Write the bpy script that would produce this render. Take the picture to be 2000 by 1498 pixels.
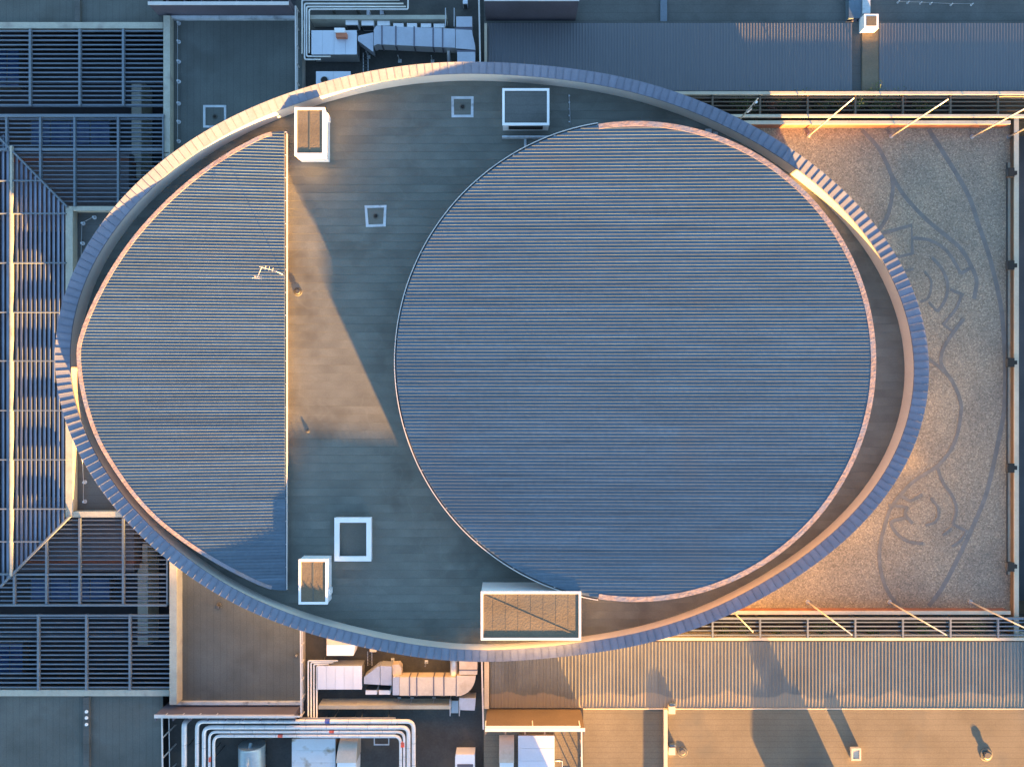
import bpy, math, random
import numpy as np
from mathutils import Vector

random.seed(7)
scene = bpy.context.scene
for o in list(bpy.data.objects):
    bpy.data.objects.remove(o, do_unlink=True)
COL = scene.collection

# ------------------------------------------------------------------ camera
CAM_Z = 60.0
cam_data = bpy.data.cameras.new("camera")
cam_data.sensor_width = 36.0
cam_data.lens = 18.0 / 0.7
cam_data.clip_end = 5000.0
cam = bpy.data.objects.new("camera", cam_data)
cam.location = (0, 0, CAM_Z)
COL.objects.link(cam)
scene.camera = cam

# ------------------------------------------------------------------ light
SUN_EL = math.radians(5.2)
SUN_AZ = math.atan2(0.418, -0.909)          # towards the sun: +x, -y
world = bpy.data.worlds.new("World")
scene.world = world
world.use_nodes = True
wn = world.node_tree.nodes
sky = wn.new("ShaderNodeTexSky")
sky.sky_type = 'NISHITA'
sky.sun_disc = False
sky.sun_elevation = SUN_EL
sky.sun_rotation = SUN_AZ
sky.altitude = 100
sky.ozone_density = 2.1
sky.dust_density = 1.0
bg = wn["Background"]
bg.inputs["Strength"].default_value = 0.056
world.node_tree.links.new(sky.outputs[0], bg.inputs["Color"])
sd = bpy.data.lights.new("sun", 'SUN')
sd.energy = 5.0
sd.angle = math.radians(0.7)
sd.color = (1.0, 0.46, 0.11)
sun = bpy.data.objects.new("sun", sd)
to_sun = Vector((0.418, -0.909, math.tan(SUN_EL))).normalized()
sun.rotation_euler = to_sun.to_track_quat('Z', 'Y').to_euler()
sun.location = (40, -90, 40)
COL.objects.link(sun)
scene.view_settings.view_transform = 'Standard'
scene.view_settings.look = 'None'
scene.view_settings.gamma = 1.0
scene.view_settings.exposure = 4.22

# ------------------------------------------------------------------ helpers
NX, NY = 1000.0, 749.0                      # foot point of the camera in the photograph


def sc(z):
    return (CAM_Z - z) * 0.0007


def at(px, py, z):
    s = sc(z)
    return ((px - NX) * s, (NY - py) * s, z)


ORG = {}


class MB:
    def __init__(self):
        self.v, self.f, self.sm = [], [], []

    def face(self, pts, smooth=False):
        n = len(self.v)
        self.v += [tuple(p) for p in pts]
        self.f.append(list(range(n, n + len(pts))))
        self.sm.append(smooth)
        return self

    def solid(self, bottom, top, smooth=False):
        """two matching rings (counter clockwise seen from above)"""
        n, k = len(self.v), len(top)
        self.v += [tuple(p) for p in bottom] + [tuple(p) for p in top]
        self.f.append([n + i for i in range(k)][::-1]); self.sm.append(False)
        self.f.append([n + k + i for i in range(k)]); self.sm.append(False)
        for i in range(k):
            j = (i + 1) % k
            self.f.append([n + i, n + j, n + k + j, n + k + i]); self.sm.append(smooth)
        return self

    def box(self, x0, y0, z0, x1, y1, z1):
        x0, x1 = min(x0, x1), max(x0, x1)
        y0, y1 = min(y0, y1), max(y0, y1)
        r = [(x0, y0), (x1, y0), (x1, y1), (x0, y1)]
        return self.solid([(a, b, z0) for a, b in r], [(a, b, z1) for a, b in r])

    def pb(self, px0, py0, px1, py1, z0, z1):
        """box whose top face fills this rectangle of the photograph at height z1"""
        a, b = at(px0, py0, z1), at(px1, py1, z1)
        return self.box(a[0], b[1], z0, b[0], a[1], z1)

    def ppoly(self, pts, z0, z1):
        w = [at(x, y, z1) for x, y in pts]
        if area(w) < 0:
            w = w[::-1]
        return self.solid([(a, b, z0) for a, b, _ in w], [(a, b, z1) for a, b, _ in w])

    def frame(self, px0, py0, px1, py1, t, z0, z1):
        """rectangular ring, t = width in metres"""
        a, b = at(px0, py0, z1), at(px1, py1, z1)
        x0, x1, y0, y1 = a[0], b[0], b[1], a[1]
        self.box(x0, y0, z0, x1, y0 + t, z1)
        self.box(x0, y1 - t, z0, x1, y1, z1)
        self.box(x0, y0 + t, z0, x0 + t, y1 - t, z1)
        self.box(x1 - t, y0 + t, z0, x1, y1 - t, z1)
        return self

    def tube(self, path, r, n=10, caps=True):
        path = [Vector(p) for p in path]
        rings = []
        up = Vector((0, 0, 1))
        for i, p in enumerate(path):
            if i == 0:
                d = path[1] - p
            elif i == len(path) - 1:
                d = p - path[-2]
            else:
                d = (path[i + 1] - p).normalized() + (p - path[i - 1]).normalized()
            d.normalize()
            s = d.cross(up)
            if s.length < 1e-3:
                s = Vector((1, 0, 0)) if rings == [] else prev_s
            s.normalize()
            prev_s = s
            t = s.cross(d).normalized()
            k = 1.0
            if 0 < i < len(path) - 1:
                c = (path[i] - path[i - 1]).normalized().dot(d)
                k = 1.0 / max(c, 0.6)
            rings.append([p + s * (math.cos(a) * r * k) + t * (math.sin(a) * r) for a in [2 * math.pi * q / n for q in range(n)]])
        b = len(self.v)
        for ring in rings:
            self.v += [tuple(q) for q in ring]
        for i in range(len(rings) - 1):
            for q in range(n):
                q2 = (q + 1) % n
                self.f.append([b + i * n + q, b + i * n + q2, b + (i + 1) * n + q2, b + (i + 1) * n + q]); self.sm.append(True)
        if caps:
            self.f.append([b + q for q in range(n)]); self.sm.append(False)
            self.f.append([b + (len(rings) - 1) * n + q for q in range(n)][::-1]); self.sm.append(False)
        return self

    def bar(self, a, b, w, h):
        """rectangular bar from a to b, width w across, height h, a and b on its top centre"""
        a, b = Vector(a), Vector(b)
        d = (b - a); d.z = 0; d.normalize()
        s = Vector((-d.y, d.x, 0)) * (w / 2)
        t = [a - s, b - s, b + s, a + s]
        return self.solid([(p.x, p.y, p.z - h) for p in t], [tuple(p) for p in t])

    def cyl(self, x, y, z0, z1, r, n=16, r1=None):
        r1 = r if r1 is None else r1
        an = [2 * math.pi * q / n for q in range(n)]
        return self.solid([(x + r * math.cos(a), y + r * math.sin(a), z0) for a in an],
                          [(x + r1 * math.cos(a), y + r1 * math.sin(a), z1) for a in an], True)

    def build(self, name, mat, parent=None, kind=None, label=None):
        me = bpy.data.meshes.new(name)
        o = bpy.data.objects.new(name, me)
        org = ORG.get(parent.name, (0, 0, 0)) if parent else (0, 0, 0)
        me.from_pydata([(a - org[0], b - org[1], c - org[2]) for a, b, c in self.v], [], self.f)
        me.polygons.foreach_set("use_smooth", self.sm)
        me.materials.append(mat)
        me.update()
        COL.objects.link(o)
        if parent:
            o.parent = parent
            ORG[o.name] = org
        if kind:
            o["kind"] = kind
        if label:
            o["label"] = label
        return o


def area(w):
    return 0.5 * sum(w[i][0] * w[(i + 1) % len(w)][1] - w[(i + 1) % len(w)][0] * w[i][1] for i in range(len(w)))


def tag(o, label, cat, group=None):
    o["label"] = label
    o["category"] = cat
    if group:
        o["group"] = group
    return o


def thing(name, label, cat, loc, group=None):
    o = bpy.data.objects.new(name, None)
    o.empty_display_size = 0.3
    o.location = loc
    COL.objects.link(o)
    ORG[o.name] = tuple(loc)
    return tag(o, label, cat, group)


def clip(poly, a, b, c):
    """keep a*x+b*y <= c"""
    out = []
    for i in range(len(poly)):
        p, q = poly[i], poly[(i + 1) % len(poly)]
        dp, dq = a * p[0] + b * p[1] - c, a * q[0] + b * q[1] - c
        if dp <= 0:
            out.append(p)
        if (dp < 0 < dq) or (dq < 0 < dp):
            t = dp / (dp - dq)
            out.append((p[0] + (q[0] - p[0]) * t, p[1] + (q[1] - p[1]) * t))
    return out


def strip(poly, y0, y1):
    return clip(clip(poly, 0, 1, y1), 0, -1, -y0)


def fillet(path, r, n=5):
    """round the corners of a 3D polyline"""
    path = [Vector(p) for p in path]
    out = [path[0]]
    for i in range(1, len(path) - 1):
        p, a, b = path[i], path[i - 1], path[i + 1]
        d1, d2 = (a - p), (b - p)
        rr = min(r, d1.length * 0.48, d2.length * 0.48)
        s, e = p + d1.normalized() * rr, p + d2.normalized() * rr
        for k in range(n + 1):
            t = k / n
            out.append(s * (1 - t) ** 2 + p * (2 * t * (1 - t)) + e * t ** 2)
    out.append(path[-1])
    return out


def spline(pts, n=8):
    """catmull rom through 2D points"""
    P = [pts[0]] + list(pts) + [pts[-1]]
    out = []
    for i in range(1, len(P) - 2):
        p0, p1, p2, p3 = [np.array(q, float) for q in P[i - 1:i + 3]]
        for k in range(n):
            t = k / n
            out.append(tuple(0.5 * (2 * p1 + (p2 - p0) * t + (2 * p0 - 5 * p1 + 4 * p2 - p3) * t * t + (3 * p1 - p0 - 3 * p2 + p3) * t ** 3)))
    out.append(tuple(pts[-1]))
    return out


# ------------------------------------------------------------------ materials
def new_mat(name):
    m = bpy.data.materials.new(name)
    m.use_nodes = True
    nt = m.node_tree
    return m, nt, nt.nodes["Principled BSDF"]


def noise_mix(nt, pos, c1, c2, scale, lo=0.35, hi=0.65, detail=5.0, stretch=None):
    n = nt.nodes
    if stretch:
        mp = n.new("ShaderNodeMapping")
        mp.inputs["Scale"].default_value = stretch
        nt.links.new(pos, mp.inputs["Vector"])
        pos = mp.outputs[0]
    t = n.new("ShaderNodeTexNoise")
    t.inputs["Scale"].default_value = scale
    t.inputs["Detail"].default_value = detail
    nt.links.new(pos, t.inputs["Vector"])
    r = n.new("ShaderNodeMapRange")
    r.inputs["From Min"].default_value = lo
    r.inputs["From Max"].default_value = hi
    nt.links.new(t.outputs["Fac"], r.inputs["Value"])
    mx = n.new("ShaderNodeMix")
    mx.data_type = 'RGBA'
    for sock, c in ((mx.inputs[6], c1), (mx.inputs[7], c2)):
        if isinstance(c, tuple):
            sock.default_value = (*c, 1)
        else:
            nt.links.new(c, sock)
    nt.links.new(r.outputs[0], mx.inputs[0])
    return mx.outputs[2], r.outputs[0]


def mat(name, c, var=0.25, rough=0.7, metal=0.0, scale=0.6, bump=0.0, fine=8.0, stain=None, stretch=None, stain_scale=0.25,
        stain_lo=0.55, stain_hi=0.72, per_object=0.0, rings=0.0):
    m, nt, p = new_mat(name)
    geo = nt.nodes.new("ShaderNodeNewGeometry")
    pos = geo.outputs["Position"]
    c1 = tuple(x * (1 - var) for x in c)
    c2 = tuple(x * (1 + var) for x in c)
    pos1 = pos
    if per_object:
        oi0 = nt.nodes.new("ShaderNodeObjectInfo")
        sc0 = nt.nodes.new("ShaderNodeMath"); sc0.operation = 'MULTIPLY'; sc0.inputs[1].default_value = 37.0
        nt.links.new(oi0.outputs["Random"], sc0.inputs[0])
        ad0 = nt.nodes.new("ShaderNodeVectorMath"); ad0.operation = 'ADD'
        nt.links.new(pos, ad0.inputs[0]); nt.links.new(sc0.outputs[0], ad0.inputs[1])
        pos1 = ad0.outputs[0]
    out, _ = noise_mix(nt, pos1, c1, c2, scale, 0.3, 0.7, 6.0, stretch)
    c3, fac = noise_mix(nt, pos, (0.82, 0.82, 0.82), (1.15, 1.15, 1.15), fine, 0.3, 0.7, 3.0)
    mul = nt.nodes.new("ShaderNodeMix"); mul.data_type = 'RGBA'; mul.blend_type = 'MULTIPLY'
    mul.inputs[0].default_value = min(1.0, var * 3)
    nt.links.new(out, mul.inputs[6]); nt.links.new(c3, mul.inputs[7])
    out = mul.outputs[2]
    if stain:
        mx, f2 = noise_mix(nt, pos, (0, 0, 0), (1, 1, 1), stain_scale, stain_lo, stain_hi, 7.0)
        m3 = nt.nodes.new("ShaderNodeMix"); m3.data_type = 'RGBA'
        nt.links.new(f2, m3.inputs[0]); nt.links.new(out, m3.inputs[6]); m3.inputs[7].default_value = (*stain, 1)
        out = m3.outputs[2]
    if rings:
        # tide marks of dried puddles: thin closed contours of a slow noise
        rn = nt.nodes.new("ShaderNodeTexNoise"); rn.inputs["Scale"].default_value = 0.22; rn.inputs["Detail"].default_value = 3.0
        nt.links.new(pos, rn.inputs["Vector"])
        sb = nt.nodes.new("ShaderNodeMath"); sb.operation = 'SUBTRACT'; sb.inputs[1].default_value = 0.56
        ab = nt.nodes.new("ShaderNodeMath"); ab.operation = 'ABSOLUTE'
        nt.links.new(rn.outputs["Fac"], sb.inputs[0]); nt.links.new(sb.outputs[0], ab.inputs[0])
        rm = nt.nodes.new("ShaderNodeMapRange"); rm.inputs["From Max"].default_value = 0.012
        rm.inputs["To Min"].default_value = rings; rm.inputs["To Max"].default_value = 0.0
        nt.links.new(ab.outputs[0], rm.inputs["Value"])
        mr_ = nt.nodes.new("ShaderNodeMix"); mr_.data_type = 'RGBA'
        nt.links.new(rm.outputs[0], mr_.inputs[0]); nt.links.new(out, mr_.inputs[6]); mr_.inputs[7].default_value = (*[x * 1.55 for x in c], 1)
        out = mr_.outputs[2]
    if per_object:
        oi = nt.nodes.new("ShaderNodeObjectInfo")
        mr = nt.nodes.new("ShaderNodeMapRange")
        mr.inputs["To Min"].default_value = 1 - per_object
        mr.inputs["To Max"].default_value = 1 + per_object
        nt.links.new(oi.outputs["Random"], mr.inputs["Value"])
        m4 = nt.nodes.new("ShaderNodeVectorMath"); m4.operation = 'SCALE'
        nt.links.new(out, m4.inputs[0]); nt.links.new(mr.outputs[0], m4.inputs["Scale"])
        out = m4.outputs[0]
    nt.links.new(out, p.inputs["Base Color"])
    p.inputs["Roughness"].default_value = rough
    p.inputs["Metallic"].default_value = metal
    if bump:
        bn = nt.nodes.new("ShaderNodeBump")
        bn.inputs["Strength"].default_value = bump
        bn.inputs["Distance"].default_value = 0.02
        nt.links.new(fac, bn.inputs["Height"])
        nt.links.new(bn.outputs[0], p.inputs["Normal"])
    return m


M = {}
M['membrane'] = mat('roof_membrane', (0.122, 0.130, 0.118), 0.19, 0.85, 0, 0.5, 0.15, 14, stain=(0.082, 0.084, 0.074), stain_scale=0.35, per_object=0.04, rings=0.14)
M['felt'] = mat('roof_felt', (0.085, 0.09, 0.082), 0.18, 0.9, 0, 0.4, 0.15, 10, stain=(0.055, 0.056, 0.05), stretch=(1.6, 0.5, 1))
M['felt_brown'] = mat('roof_felt_brown', (0.125, 0.105, 0.075), 0.2, 0.9, 0, 0.5, 0.2, 9, stain=(0.08, 0.082, 0.075), stretch=(0.5, 1.6, 1))
M['zinc'] = mat('zinc_coping', (0.155, 0.18, 0.24), 0.10, 0.55, 0.1, 0.8, 0, 6, per_object=0.06)
M['zinc_dark'] = mat('zinc_joint', (0.10, 0.115, 0.16), 0.1, 0.5, 0.3)
M['sheet'] = mat('roof_sheet_metal', (0.076, 0.118, 0.165), 0.17, 0.58, 0.15, 0.7, 0, 4, per_object=0.11, stretch=(0.3, 1.5, 1), stain=(0.085, 0.112, 0.145), stain_scale=0.15)
M['flashing'] = mat('foil_flashing', (0.235, 0.19, 0.19), 0.25, 0.65, 0.0, 2.6, 0.35, 6, stain=(0.17, 0.18, 0.23), stain_scale=1.2, stain_lo=0.5, stain_hi=0.6)
M['wall_in'] = mat('parapet_render', (0.52, 0.49, 0.45), 0.06, 0.7, 0, 0.4, 0.05)
M['wall'] = mat('outer_render', (0.42, 0.40, 0.37), 0.08, 0.8)
M['white'] = mat('white_paint', (0.74, 0.75, 0.77), 0.04, 0.5, 0, 0.9, 0, 5)
M['white_worn'] = mat('worn_white_paint', (0.42, 0.47, 0.52), 0.14, 0.7, 0, 1.6, 0, 9, stain=(0.18, 0.2, 0.22), stain_scale=1.4)
M['concrete'] = mat('concrete', (0.36, 0.36, 0.31), 0.14, 0.85, 0, 0.8, 0.15, 9, stain=(0.26, 0.25, 0.22), stain_scale=0.8)
M['beige'] = mat('beige_render', (0.45, 0.40, 0.32), 0.12, 0.8, 0, 0.7, 0.1)
M['facade'] = mat('dark_facade', (0.010, 0.011, 0.014), 0.2, 0.4)
M['screen'] = mat('screen_wall_paint', (0.085, 0.082, 0.11), 0.14, 0.75, 0, 0.5, 0.05)
M['screen_brown'] = mat('screen_wall_brown', (0.10, 0.075, 0.055), 0.14, 0.75, 0, 0.5, 0.05)
M['galv'] = mat('galvanised_steel', (0.42, 0.44, 0.47), 0.1, 0.4, 0.6, 1.2)
M['rail'] = mat('rail_paint', (0.55, 0.53, 0.52), 0.08, 0.5, 0.2)
M['duct'] = mat('duct_metal', (0.40, 0.43, 0.50), 0.08, 0.38, 0.45, 0.9)
M['duct_warm'] = mat('duct_metal_weathered', (0.50, 0.44, 0.37), 0.1, 0.5, 0.25, 1.1, stain=(0.38, 0.31, 0.24), stain_scale=0.7)
M['duct_band'] = mat('duct_flange', (0.13, 0.13, 0.17), 0.1, 0.5, 0.4)
M['unit'] = mat('air_unit_panel', (0.52, 0.57, 0.66), 0.05, 0.5, 0.1, 0.7, per_object=0.03)
M['unit_rust'] = mat('air_unit_panel_stained', (0.50, 0.54, 0.58), 0.06, 0.55, 0.1, 0.7, stain=(0.25, 0.20, 0.13), stain_scale=0.7, stain_lo=0.56, stain_hi=0.66)
M['pipe'] = mat('pipe_cladding', (0.60, 0.61, 0.62), 0.08, 0.4, 0.3, 1.5)
M['tank'] = mat('tank_steel', (0.32, 0.40, 0.44), 0.1, 0.35, 0.4, 1.0)
M['orange'] = mat('orange_cover', (0.50, 0.17, 0.09), 0.1, 0.6)
M['red'] = mat('red_band', (0.55, 0.10, 0.07), 0.1, 0.6)
M['blue'] = mat('blue_band', (0.06, 0.09, 0.33), 0.1, 0.6)
M['black'] = mat('black_metal', (0.007, 0.0075, 0.008), 0.2, 0.75)
M['dark'] = mat('dark_steel', (0.05, 0.055, 0.06), 0.2, 0.6)
M['plant_floor'] = mat('plant_deck', (0.047, 0.050, 0.050), 0.25, 0.9, 0, 0.5, 0.2, 7, stain=(0.075, 0.07, 0.06), stain_scale=0.5)
M['louvre'] = mat('louvre_metal', (0.12, 0.155, 0.20), 0.1, 0.5, 0.3, 0.8, per_object=0.06)
M['blade'] = mat('louvre_blade', (0.165, 0.205, 0.29), 0.14, 0.45, 0.2, 1.0, per_object=0.08)
M['beam'] = mat('pergola_beam', (0.13, 0.165, 0.205), 0.1, 0.5, 0.2, 0.8)
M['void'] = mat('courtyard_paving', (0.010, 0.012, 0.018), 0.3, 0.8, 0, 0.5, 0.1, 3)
M['pave_low'] = mat('lower_paving', (0.10, 0.095, 0.105), 0.15, 0.85, 0, 1.0, 0.15, 5)
M['brick_edge'] = mat('red_brick_edge', (0.17, 0.065, 0.042), 0.2, 0.85, 0, 1.5, 0.2, 12)
M['asphalt'] = mat('asphalt', (0.05, 0.052, 0.06), 0.2, 0.9, 0, 0.4, 0.2, 12)
M['line'] = mat('dark_inlay', (0.13, 0.132, 0.132), 0.15, 0.8, 0, 1.5, 0.1, 10)
M['soil'] = mat('planter_soil', (0.035, 0.028, 0.02), 0.3, 0.95)
M['pole'] = mat('flagpole_paint', (0.62, 0.58, 0.52), 0.05, 0.35, 0.3)
M['bark'] = mat('twig', (0.09, 0.06, 0.04), 0.2, 0.9)


def leaf_mat(name, c):
    m, nt, p = new_mat(name)
    oi = nt.nodes.new("ShaderNodeNewGeometry")
    out, _ = noise_mix(nt, oi.outputs["Position"], tuple(x * .5 for x in c), tuple(x * 1.5 for x in c), 3.5, 0.3, 0.7)
    nt.links.new(out, p.inputs["Base Color"])
    p.inputs["Roughness"].default_value = 0.6
    return m


M['leaf'] = leaf_mat('shrub_leaf', (0.075, 0.10, 0.025))
M['leaf_red'] = leaf_mat('shrub_leaf_reddish', (0.14, 0.06, 0.04))


def mosaic_mat():
    """small stone setts of mixed colours"""
    m, nt, p = new_mat('sett_paving')
    geo = nt.nodes.new("ShaderNodeNewGeometry")
    pos = geo.outputs["Position"]
    vo = nt.nodes.new("ShaderNodeTexVoronoi")
    vo.inputs["Scale"].default_value = 12.0
    nt.links.new(pos, vo.inputs["Vector"])
    ramp = nt.nodes.new("ShaderNodeValToRGB")
    el = ramp.color_ramp.elements
    el[0].position, el[0].color = 0.0, (0.14, 0.125, 0.10, 1)
    el[1].position, el[1].color = 1.0, (0.335, 0.30, 0.24, 1)
    for q, col in ((0.25, (0.19, 0.175, 0.147)), (0.5, (0.22, 0.20, 0.163)), (0.75, (0.25, 0.22, 0.175))):
        e = ramp.color_ramp.elements.new(q); e.color = (*col, 1)
    sep = nt.nodes.new("ShaderNodeSeparateColor")
    nt.links.new(vo.outputs["Color"], sep.inputs[0])
    nt.links.new(sep.outputs[0], ramp.inputs[0])
    big, _ = noise_mix(nt, pos, (0.80, 0.80, 0.82), (1.16, 1.12, 1.06), 0.25, 0.3, 0.7, 5)
    mul = nt.nodes.new("ShaderNodeMix"); mul.data_type = 'RGBA'; mul.blend_type = 'MULTIPLY'; mul.inputs[0].default_value = 1
    nt.links.new(ramp.outputs[0], mul.inputs[6]); nt.links.new(big, mul.inputs[7])
    ve = nt.nodes.new("ShaderNodeTexVoronoi"); ve.feature = 'DISTANCE_TO_EDGE'; ve.inputs["Scale"].default_value = 12.0
    nt.links.new(pos, ve.inputs["Vector"])
    r = nt.nodes.new("ShaderNodeMapRange"); r.inputs["From Max"].default_value = 0.06; r.inputs["To Min"].default_value = 0.7
    nt.links.new(ve.outputs["Distance"], r.inputs["Value"])
    m2 = nt.nodes.new("ShaderNodeVectorMath"); m2.operation = 'SCALE'
    nt.links.new(mul.outputs[2], m2.inputs[0]); nt.links.new(r.outputs[0], m2.inputs["Scale"])
    nt.links.new(m2.outputs[0], p.inputs["Base Color"])
    p.inputs["Roughness"].default_value = 0.85
    b = nt.nodes.new("ShaderNodeBump"); b.inputs["Strength"].default_value = 0.25; b.inputs["Distance"].default_value = 0.02
    nt.links.new(r.outputs[0], b.inputs["Height"]); nt.links.new(b.outputs[0], p.inputs["Normal"])
    return m


M['setts'] = mosaic_mat()


def felt_lines(name, c, axis, pitch, stain):
    """bitumen felt laid in rolls, with the lap lines of the rolls"""
    m = mat(name, c, 0.2, 0.9, 0, 0.35, 0.15, 10, stain=stain, stain_scale=0.3)
    nt = m.node_tree
    p = nt.nodes["Principled BSDF"]
    src = p.inputs["Base Color"].links[0].from_socket
    geo = nt.nodes.new("ShaderNodeNewGeometry")
    sx = nt.nodes.new("ShaderNodeSeparateXYZ"); nt.links.new(geo.outputs["Position"], sx.inputs[0])
    nz = nt.nodes.new("ShaderNodeTexNoise"); nz.inputs["Scale"].default_value = 0.7; nt.links.new(geo.outputs["Position"], nz.inputs["Vector"])
    ad = nt.nodes.new("ShaderNodeMath"); ad.operation = 'MULTIPLY_ADD'; ad.inputs[1].default_value = 0.07
    nt.links.new(nz.outputs["Fac"], ad.inputs[0]); nt.links.new(sx.outputs[axis], ad.inputs[2])
    md = nt.nodes.new("ShaderNodeMath"); md.operation = 'FLOORED_MODULO'; md.inputs[1].default_value = pitch
    nt.links.new(ad.outputs[0], md.inputs[0])
    r = nt.nodes.new("ShaderNodeMapRange"); r.inputs["From Max"].default_value = 0.06; r.inputs["To Min"].default_value = 0.72
    nt.links.new(md.outputs[0], r.inputs["Value"])
    s = nt.nodes.new("ShaderNodeVectorMath"); s.operation = 'SCALE'
    nt.links.new(src, s.inputs[0]); nt.links.new(r.outputs[0], s.inputs["Scale"]); nt.links.new(s.outputs[0], p.inputs["Base Color"])
    return m


M['felt_rows'] = felt_lines('roof_felt_rolls', (0.115, 0.104, 0.08), 1, 0.42, (0.08, 0.083, 0.075))
M['felt_cols'] = felt_lines('roof_felt_rolls_grey', (0.08, 0.092, 0.09), 0, 0.5, (0.06, 0.066, 0.062))
M['felt_grey'] = felt_lines('roof_felt_rolls_dark', (0.075, 0.083, 0.085), 1, 0.6, (0.055, 0.06, 0.06))


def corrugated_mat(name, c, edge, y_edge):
    """profiled sheet with a paler run along one edge, its border ragged"""
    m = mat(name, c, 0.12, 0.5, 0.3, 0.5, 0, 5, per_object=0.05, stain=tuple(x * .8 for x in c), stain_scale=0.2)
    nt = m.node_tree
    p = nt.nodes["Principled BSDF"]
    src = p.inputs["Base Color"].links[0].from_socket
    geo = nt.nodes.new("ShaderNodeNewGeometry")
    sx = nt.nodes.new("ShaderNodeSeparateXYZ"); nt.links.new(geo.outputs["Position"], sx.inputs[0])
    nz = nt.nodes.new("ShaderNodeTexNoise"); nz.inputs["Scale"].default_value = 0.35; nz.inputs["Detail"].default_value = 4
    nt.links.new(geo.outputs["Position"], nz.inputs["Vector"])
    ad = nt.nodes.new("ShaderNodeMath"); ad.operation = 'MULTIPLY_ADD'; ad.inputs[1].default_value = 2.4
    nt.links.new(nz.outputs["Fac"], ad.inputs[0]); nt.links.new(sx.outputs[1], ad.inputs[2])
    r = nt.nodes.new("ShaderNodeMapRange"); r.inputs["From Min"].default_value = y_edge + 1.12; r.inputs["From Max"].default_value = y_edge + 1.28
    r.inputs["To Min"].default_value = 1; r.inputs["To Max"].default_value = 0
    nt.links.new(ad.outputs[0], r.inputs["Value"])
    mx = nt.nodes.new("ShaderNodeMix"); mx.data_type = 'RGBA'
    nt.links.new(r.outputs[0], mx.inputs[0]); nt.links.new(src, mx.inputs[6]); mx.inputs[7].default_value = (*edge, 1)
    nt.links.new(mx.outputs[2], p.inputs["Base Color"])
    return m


# ------------------------------------------------------------------ the setting
g = MB(); g.box(-900, -900, -0.4, 900, 900, 0.0)
g.build("ground", M['asphalt'], kind="structure")

ZT = 4.2        # terrace
ZC = 5.0        # profiled sheet roofs
ZF = 4.8        # flat roofs
ZP = 3.8        # plant decks


def block(name, label, cat, pxr, z, m_roof, group=None, wall=None, inset=0.0):
    """a wing of the complex: walls from the ground up and a roof deck on top"""
    t = thing(name, label, cat, (*at((pxr[0] + pxr[2]) / 2, (pxr[1] + pxr[3]) / 2, z)[:2], 0), group)
    MB().pb(*pxr, 0.0, z - 0.08).build("wall", wall or M['wall'], t)
    MB().pb(*pxr, z - 0.08, z).build("roof_deck", m_roof, t)
    return t


# --- north east and south east wings with profiled sheet roofs
def sheet_roof(parent, x0, x1, py0, py1, z, m, pitch):
    """profiled sheets, four ribs to a sheet, all sharing one mesh"""
    a, b = at(x0, py0, z), at(x1, py1, z)
    w = pitch * 4
    n = int((b[0] - a[0]) / w)
    L = a[1] - b[1]
    mb = MB()
    h, bt, tt = 0.035, 0.10, 0.045
    prof = [(0, 0)]
    for k in range(4):
        c = (k + 0.5) * pitch
        prof += [(c - bt / 2, 0), (c - tt / 2, h), (c + tt / 2, h), (c + bt / 2, 0)]
    prof.append((w - 0.004, 0))
    for (xa, za), (xb, zb) in zip(prof[:-1], prof[1:]):
        mb.face([(xa, 0, za), (xb, 0, zb), (xb, L, zb), (xa, L, za)])
        mb.face([(xa, 0, -0.02), (xa, L, -0.02), (xb, L, -0.02), (xb, 0, -0.02)])
    org = ORG[parent.name]
    me = None
    for i in range(n):
        if me is None:
            o = MB()
            o.v, o.f, o.sm = [(x + org[0], y + org[1], zz + org[2]) for x, y, zz in mb.v], mb.f, mb.sm
            ob = o.build("roof_sheet", m, parent)
            me = ob.data
        else:
            ob = bpy.data.objects.new("roof_sheet", me)
            COL.objects.link(ob); ob.parent = parent
        ob.location = (a[0] + i * w - org[0], b[1] - org[1], z + random.uniform(0, 0.004) - org[2])
    return a[0], a[0] + n * w


m_n = corrugated_mat('profiled_sheet_north', (0.085, 0.125, 0.185), (0.12, 0.13, 0.15), 30.0)
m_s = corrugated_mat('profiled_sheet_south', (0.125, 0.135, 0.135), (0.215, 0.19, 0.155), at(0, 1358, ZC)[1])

ZN = ZC - 0.2
ne = block("sheet_roof_wing", "wing with dark blue ribbed sheet roof above the egg roof and planted strip", "building",
           (945, 42, 2300, 182), ZN - 0.12, M['felt_grey'])
sheet_roof(ne, 952, 1683, 46, 178, ZN, m_n, 0.222)
sheet_roof(ne, 1717, 2180, 46, 178, ZN, m_n, 0.222)
MB().pb(1684, 60, 1716, 178, ZN - 0.10, ZN + 0.03).build("roof_walkway", M['felt_brown'], ne)
MB().pb(950, 179, 2180, 185, ZC - 0.4, ZC + 0.24).build("gutter", M['beige'], ne)
MB().pb(945, -420, 2180, 43.5, 0, ZN - 0.45).build("roof_deck", M['felt_grey'], ne)
MB().pb(1290, -420, 1303, 43, ZN - 0.5, ZN - 0.3).build("roof_upstand", M['louvre'], ne)
MB().pb(946, 46, 951, 180, ZN - 0.1, ZC + 0.2).build("parapet", M['beige'], ne)

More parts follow.
